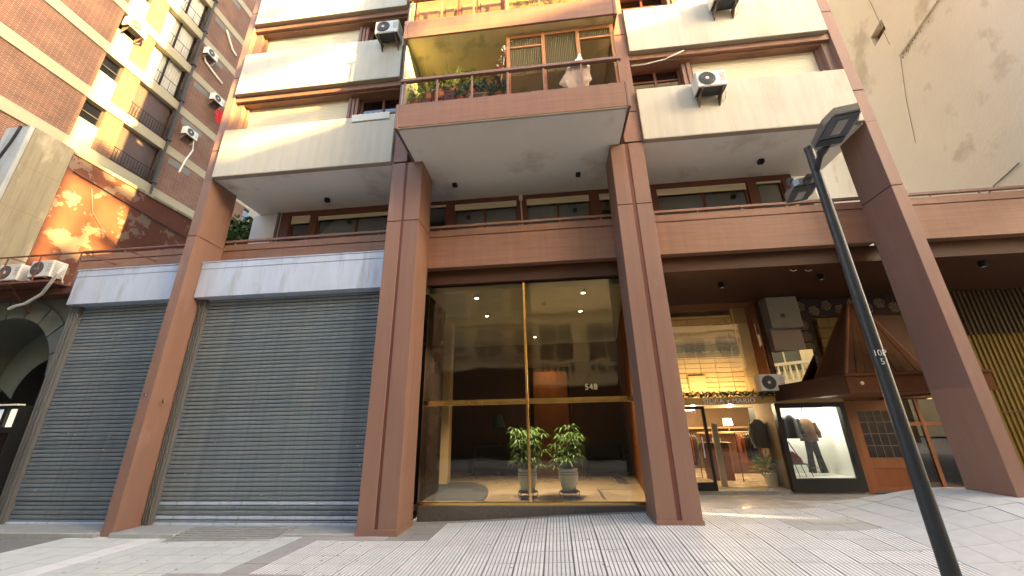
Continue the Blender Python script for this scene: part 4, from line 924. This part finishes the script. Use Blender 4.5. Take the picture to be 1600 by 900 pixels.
tag(build('wall_cable',MB().tube([(-12.46,7.4,8.1),(-12.46,8.4,8.02),(-12.46,9.6,7.93),(-12.46,11.0,7.85),(-12.46,12.5,7.8)],.014,6),black,None,True),'thin straight dark cable across the top of the orange wall','cable','cables on the party wall')
tag(build('wall_cable',MB().tube([(-12.46,7.9,7.9),(-12.46,8.1,7.3),(-12.46,8.6,6.8),(-12.46,9.3,6.5),(-12.40,10.2,6.4),(-12.3,11.2,6.9)],.008,6),jamb,None,True),'pale sagging cable looping down the orange wall','cable','cables on the party wall')
tag(build('low_wall',MB().box(-16,-13.2,6.5,6.7,4.5,6.35),whitep),'low white wall end left of the concrete party wall','wall')
def bush(name,label,cat,c,r,h,n,seed,m=foliage):
    t=thing(name,label,cat,c); lv,_=bushy('','','',c,r,h,n,None,seed,lw=.05,ll=.16); build('leaves',lv,m,t)
    st=MB()
    for q in range(6): a=q; st.tube([(c[0],c[1],c[2]-.2),(c[0]+r[0]*.5*math.cos(a),c[1]+r[1]*.5*math.sin(a),c[2]+h*.6)],.012,5)
    build('stems',st,mat('stem_brown',(.10,.07,.04),.9),t); return t
bush('shrub','dense green shrub behind the party wall at the left edge','shrub',(-14.1,6.9,7.3),(.55,.5),1.2,700,3)
bush('shrub','leafy green shrub on the terrace behind the left column','shrub',(-8.6,9.0,6.35),(.55,.5),1.0,800,4)
tag(build('garden_wall',MB().box(-9.7,-8.6,10.2,10.4,4.5,9.0),cream),'cream wall seen behind the terrace shrub','wall')
# ================================================================ brick building
BB=thing('brick_building','tall red brick building with pale concrete floor bands and dark shutters','building',(-18,14,0))
bk=brickmat('red_brick',(.215,.080,.052),(.135,.055,.038),(.26,.205,.15),'yz',.30,.062,.011)
XW=-16.7
band=mat('concrete_band',(.38,.35,.25),.85,0,.08,2,(1,1,1),.15,30)
fl_z=[11.04+2.24*i for i in range(-3,9)]
ops2=[('nar',9.45,10.12),('big',10.77,12.30),('slot',12.75,13.8),('bay',14.6,16.2),('nar',17.2,18.0),('big',18.8,20.3)]
solid=[(2,9.45),(10.12,10.77),(12.45,14.6),(16.2,17.2),(18.0,18.8),(20.3,27)]
for (a,b) in solid: build('brick_wall',MB().box(-18,XW,a,b,3,30),bk,BB)
build('core',MB().box(-25,XW-.28,2,27,0,30),mat('core_dark',(.10,.08,.07),.9),BB)
shd=mat('dark_shutter',(.115,.085,.085),.6,0,.12,2)
pan=mat('cream_infill',(.34,.325,.26),.8,0,.08,2)
gl2=glass('brick_pane',(.4,.42,.38),1.6,.02,.18)
for i,z in enumerate(fl_z):
    build('floor_band',MB().box(-18,XW+.05,2,12.42,z,z+.44,.006),band,BB)
    build('floor_band',MB().box(-18,XW+.02,12.44,27,z,z+.40,.006),band,BB)
    zb=z+.44; zt=z+2.24
    lit=(z>15)
    for kd,a,b in ops2:
        if kd=='nar':
            build('infill_panel',MB().box(XW-.2,XW-.02,a,b,zb,zb+.95),pan,BB)
            w=build('window',MB().box(XW-.16,XW-.1,a,a+.05,zb+.95,zt).box(XW-.16,XW-.1,b-.05,b,zb+.95,zt).box(XW-.16,XW-.1,a+.05,b-.05,zb+1.3,zb+1.34).box(XW-.16,XW-.1,a+.05,b-.05,zt-.05,zt),darkgrey,BB)
            build('pane',MB().box(XW-.14,XW-.13,a,b,zb+.95,zt),gl2,w); build('room_backing',MB().box(XW-.25,XW-.22,a,b,zb+.95,zt),mat('room_green',(.16,.18,.14),.9),w)
        elif kd in('big','bay'):
            if lit:
                w=build('window',MB().box(XW-.2,XW-.14,a,a+.05,zb,zt).box(XW-.2,XW-.14,b-.05,b,zb,zt).box(XW-.2,XW-.14,(a+b)/2-.03,(a+b)/2+.03,zb,zt),black,BB)
                cb=MB(); vs=[]; n=36
                for q in range(n+1): yy=a+.04+(b-a-.08)*q/n; vs+=[(XW-.23+.012*math.sin(q*2.1),yy,zb),(XW-.23+.012*math.sin(q*2.1),yy,zt-.04)]
                cb.add(vs,[(2*q,2*q+2,2*q+3,2*q+1) for q in range(n)]); build('curtain',cb,mat('white_curtain',(.50,.50,.46),.9,0,.1,3),w)
                if 18<z<20: build('brown_curtain',MB().box(XW-.22,XW-.215,a+.55,a+.95,zb,zt-.04),mat('curtain_brown',(.16,.07,.02),.9,0,.3,5,(1,4,1)),w)
            else:
                mb=MB(); n=34; 
                for q in range(n): zz=zb+(zt-zb)*q/n; mb.box(XW-.19,XW-.17,a,b,zz,zz+(zt-zb)/n-.008)
                build('roller_blind',mb,shd,BB); build('backing',MB().box(XW-.21,XW-.195,a,b,zb,zt),black,BB)
            rl=MB().box(XW+.02,XW+.035,a-.05,b+.1,zb+.62,zb+.645).box(XW+.02,XW+.035,a-.05,b+.1,zb+.06,zb+.08)
            q=a
            while q<b+.1: rl.box(XW+.02,XW+.032,q,q+.014,zb+.08,zb+.62); q+=(.50 if lit else .11)
            build('balcony_rail',rl,black,BB)
        elif kd=='slot':
            build('slot_window',MB().box(XW-.05,XW+.004,a,b,zt-.38,zt-.10),mat('slot_grey',(.17,.18,.16),.4),BB)
build('rain_pipe',MB().tube([(XW+.12,12.40,3),(XW+.12,12.40,30)],.05,8),darkgrey,BB); build('dark_chase',MB().box(XW-.05,XW+.01,12.31,12.44,3,30),gdark,BB)
lr=random.Random(8)
for z in fl_z: build('pipe_clamp',MB().box(XW+.02,XW+.2,12.3,12.5,z+.5,z+.56),darkgrey,BB)
tag(build('pipe_run',MB().tube([(XW+.06,12.75,19.3),(XW+.06,12.9,19.1),(XW+.06,13.7,18.9),(XW+.06,14.0,18.85)],.05,8),soff,None,True),'pale pipe run beneath the third band of the brick wall','pipe','pipes on the brick wall')
tag(build('pipe_run',MB().tube([(XW+.06,13.4,22.0),(XW+.06,14.0,21.3),(XW+.06,14.3,21.2)],.05,8),soff,None,True),'short pale pipe near the top of the brick wall','pipe','pipes on the brick wall')
tag(build('hose',MB().tube([(XW+.3,13.3,14.5),(XW+.35,13.35,14.0),(XW+.3,13.2,13.3),(XW+.3,13.1,12.6)],.03,6),soff,None,True),'white hose hanging from the small air conditioner on the brick wall','hose')
cl=MB(); rnd=random.Random(2); n=9
cl.add([(XW+.25+.05*math.sin(i*1.7+j),13.95+.065*i,16.4+.095*j+.03*math.sin(i*2.2)) for j in range(n) for i in range(n)],[(j*n+i,j*n+i+1,(j+1)*n+i+1,(j+1)*n+i) for j in range(n-1) for i in range(n-1)])
tag(build('red_cloth',cl,mat('red_cloth',(.55,.02,.03),.7,0,.2,5),None,True),'bright red cloth hanging on the brick building beside the orange column','cloth')
# ================================================================ right party wall
TH=.2164; WK=8.5/6.5
def pw(y,z,off=0): # point on the wall line
    y*=WK; z=1.5+(z-1.5)*WK
    return (8.5+TH*y-off*.977,y+off*.211,z)
RW=thing('rendered_building','tall blank cream rendered side wall of the neighbouring building at the right','building',(9,9,4.5))
rend=mat('old_cream_render',(.77,.665,.52),.9,0,.07,.7,(1,1,1),.35,14,col2=(.58,.47,.34),c2=(.56,.68),c2sc=.8)
wy0,wy1,wz0,wz1=7.33,7.84,10.01,10.32
def wallseg(mb,ya,yb,za,zb,off=0,th=.3): mb.prism([pw(ya,za,off),pw(yb,za,off),pw(yb,zb,off),pw(ya,zb,off)],(th,0,0))
mb=MB(); wallseg(mb,wy1,16,3.9,24); wallseg(mb,wy0,wy1,3.9,wz0); wallseg(mb,wy0,wy1,wz1,24); wallseg(mb,5.45,wy0,3.9,24); wallseg(mb,4.2,5.449,5.0,24)
build('wall',mb,rend,RW); mb=MB(); wallseg(mb,4.2,7.31,9.1,24,.055,.05); build('proud_render',mb,rend,RW)
mb=MB(); wallseg(mb,wy0,wy1,wz0,wz1,-.29,.02); mb=MB(); wallseg(mb,wy0-.2,wy1+.3,wz0-.2,wz1+.3,-.20,.02); build('vent_recess',mb,mat('recess_shade',(.10,.07,.03),.9),RW)  # dark backing colour stands in for the shade inside the opening
tag(build('wall_cable',MB().tube([pw(6.2,5.42,.03),pw(6.45,5.38,.03),pw(6.73,5.34,.03),pw(7.4,5.1,.03)],.014,6),mat('grey_cable',(.2,.19,.18),.6),None,True),'grey cable crossing the foot of the blank cream wall','cable')
for (ya,za,yb,zb) in ((7.33,9.1,7.9,7.2),(7.45,9.6,7.31,12.5),(9.0,6.0,9.6,9.0)):
    build('render_crack',MB().tube([pw(ya,za,.004),pw((ya+yb)/2+.05,(za+zb)/2,.004),pw(yb,zb,.004)],.006,4),mat('crack_dark',(.25,.19,.12),.95),RW)
stain=MB(); rnd=random.Random(12)
for q in range(60):
    y=7.30-abs(rnd.gauss(0,.35)); z=9.09-abs(rnd.gauss(0,.05)); s=rnd.uniform(.006,.022); p=Vector(pw(y,z,.004)); a=Vector(pw(y+s,z,.004)); 
    stain.add([p+Vector((0,0,s)),a+Vector((0,0,s*.4)),a+Vector((0,0,-s)),p+Vector((0,0,-s*1.4))],[(0,1,2,3)])
build('flaked_patch',stain,mat('flake_dark',(.13,.10,.07),.95),RW,kind='stuff')
# ================================================================ balcony things
def potplant(x,y,z,h,r,label,kind,seed):
    t=thing('potted_plant',label,'potted plant',(x,y,z),group='potted plants on the balcony')
    build('pot',MB().lathe([(r*.7,0),(r*.98,h*.9),(r*1.08,h*.9),(r*1.08,h),(r*.9,h),(r*.85,h*.8)],(x,y,z),16),terra,t,True)
    rnd=random.Random(seed); lv=MB()
    if kind=='blade':
        for q in range(26):
            a=rnd.uniform(0,2*PI); ln=rnd.uniform(.35,.66); b=Vector((x,y,z+h)); d=Vector((math.cos(a)*.35,math.sin(a)*.35,1)).normalized(); sd=Vector((-math.sin(a),math.cos(a),0))*.012
            m1=b+d*ln*.6; tip=b+d*ln+Vector((math.cos(a),math.sin(a),-.1))*.05; lv.add([b-sd,b+sd,m1+sd,tip,m1-sd],[(0,1,2,4),(4,2,3)])
    else:
        l,_=bushy('','','',(x,y,z+h),(r*1.9,r*1.5),.46,130,None,seed,lw=.025,ll=.12); lv=l
    build('leaves',lv,foliage2 if kind!='dark' else foliage,t); return t
zf=7.22
pp=[(-2.40,.30,'bushy','low bushy plant at the far left end of the balcony',.0),(-2.16,.5,'blade','tall upright leaved plant second from the left on the balcony',.05),(-1.93,.48,'bushy','leafy plant behind the first rail post of the balcony',.0),(-1.70,.62,'blade','spiky bright green plant standing highest on the balcony',.1),(-1.50,.30,'dark','dark leaved plant in a small pot',.0),(-1.28,.55,'bushy','branching broad leaved plant near the middle rail post',.05),(-1.05,.3,'dark','low dark plant left of the stool',.0),(-.75,.35,'dark','dark plant beneath the hanging ornaments',.0)]
for i,(x,h,kd,lb,dy) in enumerate(pp):
    base=zf+.0
    if h>.4:
        base=7.0; zz0=.22
        st=thing('plant_box','wooden crate raising the '+lb.split(' on the')[0].split(' behind')[0].split(' standing')[0],'crate',(x,5.72,base)); build('slatted_side',MB().box(x-.1,x+.1,5.6,5.84,base,base+h-.06,.01),woodd,st); build('top_board',MB().box(x-.11,x+.11,5.59,5.85,base+h-.06,base+h-.04),wood,st); zz=base+h-.04
    else: zz=base
    potplant(x,5.70+dy,zz,.22,.10,'terracotta pot with '+lb,kd,i*7+1)
t=thing('stool','small wooden stool behind the middle of the balcony rail','stool',(-1.15,5.62,7)); build('seat',MB().box(-1.32,-.98,5.5,5.75,7.34,7.37,.006),mat('stool_pale',(.4,.33,.26),.7),t)
for (a,b) in ((-1.30,5.52),(-1.03,5.52),(-1.30,5.72),(-1.03,5.72)): build('leg',MB().box(a,a+.03,b,b+.03,7.0,7.34),mat('stool_pale',(.4,.33,.26)),t)
t=thing('plastic_bag','large crumpled white plastic bag hanging over the balcony rail','bag',(.72,5.6,7.3))
rnd=random.Random(4); vs=[];fs=[];n=14;R=[(0,.012),(.10,.045),(.20,.11),(.30,.20),(.48,.23),(.62,.26),(.74,.19),(.84,.11)]
for (d,a) in R:
    for k in range(n): an=2*PI*k/n; q=1+rnd.uniform(-.28,.28); vs.append((.80+a*math.cos(an)*q-.16*d,5.455+a*.17*math.sin(an)*q,8.0-d*1.1))
for i in range(len(R)-1):
    for k in range(n): fs.append((i*n+k,i*n+(k+1)%n,(i+1)*n+(k+1)%n,(i+1)*n+k))
mb=MB().add(vs,fs); build('bag_skin',mb,mat('plastic_white',(.85,.85,.83),.35,0,.08,8,bump=.3,bsc=14),t)
t=thing('wire_chair','rounded pale wire chair behind the balcony rail','chair',(-.02,5.7,7.05))
wm=MB(); cxx,cyy=-.03,5.65
for q in range(9):
    a=PI*q/8; wm.tube([(cxx+.23*math.cos(a),cyy,7.12),(cxx+.23*math.cos(a)*.95,cyy-.01,7.12+.27*math.sin(a)+.05)],.005,4)
for rr in (.23,.17,.11): wm.tube([(cxx+rr*math.cos(a),cyy,7.15+rr*1.2*math.sin(a)) for a in [PI*i/12 for i in range(13)]],.007,5)
build('backrest',wm,mat('wire_pale',(.62,.58,.50),.5),t)
for (a,b) in ((-.2,0),(.2,0),(-.2,.3),(.2,.3)): build('leg',MB().tube([(cxx+a,cyy+b,7.12),(cxx+a,cyy+b,7.0)],.01,5),mat('wire_pale',(.62,.58,.50)),t)
build('seat',MB().lathe([(.22,.0),(.22,.02)],(cxx,cyy+.16,7.12),16),mat('wire_pale',(.62,.58,.50)),t)
t=thing('storage_box','dark storage box on the balcony beside the enclosure post','box',(-.35,5.85,7)); build('box_body',MB().box(-.5,-.14,5.75,6.1,7,7.5,.01),mat('box_dark',(.07,.055,.05),.7),t); build('box_lid',MB().box(-.51,-.13,5.74,6.11,7.5,7.53,.005),black,t)
t=thing('chest','dark covered chest with a pale mirror at the right end of the balcony','chest',(1.15,5.8,7)); build('chest_body',MB().box(.98,1.42,5.7,6.0,7.0,7.42,.02),mat('chest_brown',(.13,.07,.045),.7,0,.3,5),t); build('mirror',MB().box(1.28,1.45,5.62,5.65,7.05,7.40,.01),white,t); build('mirror_glass',MB().box(1.31,1.42,5.612,5.618,7.09,7.36),gdark,t)
t=thing('hanging_ornaments','cluster of shells, red beads and pale strips hanging beside the enclosure post','ornament',(-.66,5.5,7.9)); rnd=random.Random(9)
cm=[mat('bead_red',(.35,.04,.03),.5),mat('shell_pale',(.62,.52,.38),.5),mat('bead_brown',(.18,.08,.04),.6)]
build('cord',MB().tube([(-.60,5.5,8.45),(-.62,5.5,8.2),(-.68,5.5,7.6)],.008,5),cm[1],t)
for q in range(42):
    h=rnd.random(); x=-.61-h*.12+rnd.uniform(-.07,.05)*(.5+h); z=8.42-h*.8; s=rnd.uniform(.012,.03); build('bead',MB().lathe([(.001,-s*1.6),(s,-s*.4),(s*.8,s*.6),(.001,s*1.4)],(x,5.5+rnd.uniform(-.03,.03),z),7),cm[q%3],t)
# cloth + cable on left/right parapets
tag(build('sagging_cable',MB().tube([(1.93,6.22,8.42),(2.2,6.2,8.40),(2.6,6.2,8.48),(2.95,6.22,8.66),(3.05,6.3,8.78)],.012,6),white,None,True),'thin white cable sagging across the first right hand window','cable')
tag(build('hanging_cable',MB().tube([(2.0,6.225,9.98),(2.3,6.225,9.92),(2.8,6.225,9.98),(3.1,6.225,10.1)],.007,5),soff,None,True),'faint cable loop on the sunlit upper right parapet','cable')
tag(build('white_cloth',MB().add([(-4.02+.06*i,6.225-.015*(i%2),7.86-.0*j-.02*((i*j)%2)-.09*j) for j in range(3) for i in range(15)],[(j*15+i,j*15+i+1,(j+1)*15+i+1,(j+1)*15+i) for j in range(2) for i in range(14)]),mat('lace_white',(.7,.7,.66),.8),None,True),'white scalloped cloth draped over the lowest left parapet','cloth')
t=thing('wall_box','small white electrical box with a blue sticker on the terrace','electrical box',(5.75,7.55,5.3)); build('box_body',MB().box(5.35,5.75,7.72,7.8,5.2,5.75,.01),mat('box_grey',(.5,.5,.46),.7),t); build('sticker',MB().box(5.78,5.92,7.5,7.505,5.16,5.42),mat('sticker_blue',(.45,.68,.80),.5),t)
# ================================================================ street lamp
LX,LY=1.905,2.5
LP=thing('street_lamp','dark scuffed lamp post with two flat LED heads','street lamp',(LX,LY,0))
build('post',MB().tube([(LX,LY,-.02),(LX,LY,.6),(LX,LY,1.2),(LX,LY,3.33)],[.042,.040,.036,.027],20),pole_m,LP,True)
build('cap',MB().lathe([(.0285,3.31),(.030,3.335),(.02,3.345)],(LX,LY,0),20),pole_m,LP,True)
build('base_collar',MB().lathe([(.10,-.02),(.10,.03),(.055,.06),(.043,.1)],(LX,LY,0),20),pole_m,LP,True)
letters('letter',text_mb('10P\n5',.050,.0005,T(LX-.012,LY-.0345,1.83)@FACE),mat('stencil_white',(.75,.75,.75),.7),LP)
def head(dirv,zc,label,tilt):
    d=Vector(dirv).normalized(); s=Vector((-d.y,d.x,0)); u=Vector((0,0,1))
    up=(u*math.cos(tilt)-d*math.sin(tilt)); d2=(d*math.cos(tilt)+u*math.sin(tilt))
    O=Vector((LX,LY,zc))
    M=Matrix(((d2.x,s.x,up.x,O.x),(d2.y,s.y,up.y,O.y),(d2.z,s.z,up.z,O.z),(0,0,0,1)))
    arm=build('arm',MB().tube([(0,0,-.06),(.10,0,-.01),(.17,0,.0)],.020,10).tube([(.13,0,0),(.21,0,0)],.027,10).xf(M),pole_m,LP,True)
    # housing: flattened wedge
    pts=[(.19,-.05),(.22,-.08),(.43,-.09),(.52,-.06),(.52,.06),(.43,.09),(.22,.08),(.19,.05)]
    hb=MB().prism([(a,b,-.012) for a,b in pts],(0,0,.045)); hb.xf(M); hs=build('lamp_head',hb,grey,LP)
    build('lens_plate',MB().box(.30,.50,-.072,.072,-.018,-.013).xf(M),mat('lens_plate_dark',(.07,.07,.075),.2,0,.1,5),hs)
    build('led_panel',MB().box(.33,.46,-.026,.026,-.022,-.0185).xf(M),mat('led_grey',(.38,.38,.35),.5,0,.3,60),hs)
    build('driver_cover',MB().box(.23,.29,-.07,.07,-.02,-.0125).xf(M),darkgrey,hs)
    return hs
head((-.22,-1,0),3.19,'',.03)
h2=head((.30,1,0),3.17,'',.05)
build('light_sensor',MB().lathe([(.028,.045),(.03,.06),(.03,.11),(.024,.115)],(LX+.02,LY+.30,3.16),14),darkgrey,LP,True)
# ================================================================ opposite side of the street (behind the camera; reflected, and shading)
OB=thing('opposite_building','tall cream office block across the street, seen only in the glass reflections','building',(-5,-10,0))
oc=mat('opposite_cream',(.62,.52,.34),.8,0,.12,1)
build('wall',MB().box(-40,5,-16,-5.8,4.3,12).box(5,13.3,-16,-5.5,4.3,28),oc,OB)
build('ground_floor',MB().box(-40,13.3,-16,-5.8,0,4.3),mat('opposite_dark',(.05,.04,.03),.6),OB)
for f in range(3):
    z=5.0+2.3*f
    for i in range(18):
        x=-24+i*2.0; yy=-5.8 if x+1.3<5 else -5.5
        w=build('window',MB().box(x,x+1.3,yy,yy+.03,z,z+1.3),mat('opp_glass',(.26,.24,.17),.15),OB)
        build('frame',MB().box(x+.62,x+.67,yy+.03,yy+.06,z,z+1.3).box(x,x+1.3,yy+.03,yy+.06,z+.8,z+.84).box(x-.1,x+1.4,yy+.0,yy+.16,z-.1,z),mat('opp_frame',(.72,.66,.5),.7),w)
    for x in (-25,-5,5.4): build('cornice',MB().box(x,x+19 if x<5 else 13.3,-5.85,-5.3 if x>5 else -5.6,z+1.65,z+1.8),oc,OB)
CB=thing('classical_house','low pale classical house with balustraded balcony across the street','house',(3,-8,0))
cm_=mat('classical_cream',(.85,.74,.45),.8,0,.08,1)
build('wall',MB().box(-1,6.5,-16,-5.25,3.3,9.2),cm_,CB)
build('cornice',MB().box(-1,6.5,-5.25,-4.9,7.0,7.25).box(-1,6.5,-5.25,-4.6,3.3,3.5).box(-1,6.5,-4.85,-4.65,4.25,4.4),cm_,CB)
x=-.9
while x<6.4: build('baluster',MB().lathe([(.05,3.5),(.09,3.65),(.05,3.95),(.05,4.25)],(x,-4.75,0),8),cm_,CB,True); x+=.28
for x in (-.6,1.9,4.4):
    w=build('window',MB().box(x,x+1.6,-5.24,-5.20,4.0,6.4),mat('opp_glass2',(.16,.17,.13),.15),CB); build('frame',MB().box(x+.77,x+.83,-5.2,-5.15,4.0,6.4).box(x,x+1.6,-5.2,-5.15,5.4,5.47).box(x-.15,x,-5.25,-5.1,4,6.5).box(x+1.6,x+1.75,-5.25,-5.1,4,6.5),cm_,w)
TB=thing('sun_blocking_tower','unseen distant block added at the end of the street to hide the low sun','building',(36,-14,0))
build('wall',MB().box(30,44,-40,3.5,0,17.0),oc,TB)  # unseen block, sized to keep the sun off the lower facade
# unseen tree added to dapple the sun on the left parapets
TR=thing('dapple_tree','unseen tall tree added to dapple the sunlight on the left parapets','tree',(22,-9.4,0))
build('trunk',MB().tube([(22,-9.4,0),(22.1,-9.3,6),(21.9,-9.2,12),(22,-9.2,17)],[.35,.28,.18,.05],10),mat('bark',(.12,.09,.06),.9),TR,True)
rnd=random.Random(31); lv=MB()
for c in range(13):
    cx_,cy_,cz_=22+rnd.uniform(-1.2,1.2),-8.25+rnd.uniform(-.75,.6),14.4+rnd.uniform(0,7.5)
    for q in range(90):
        p=Vector((cx_+rnd.gauss(0,.5),cy_+rnd.gauss(0,.34),cz_+rnd.gauss(0,.12))); d=Vector((rnd.gauss(0,1),rnd.gauss(0,1),rnd.gauss(0,1))).normalized()*.2; s=d.cross(Vector((1,.3,.2))).normalized()*.11
        lv.add([p-d,p+s,p+d,p-s],[(0,1,2,3)])
build('crown',lv,foliage,TR)
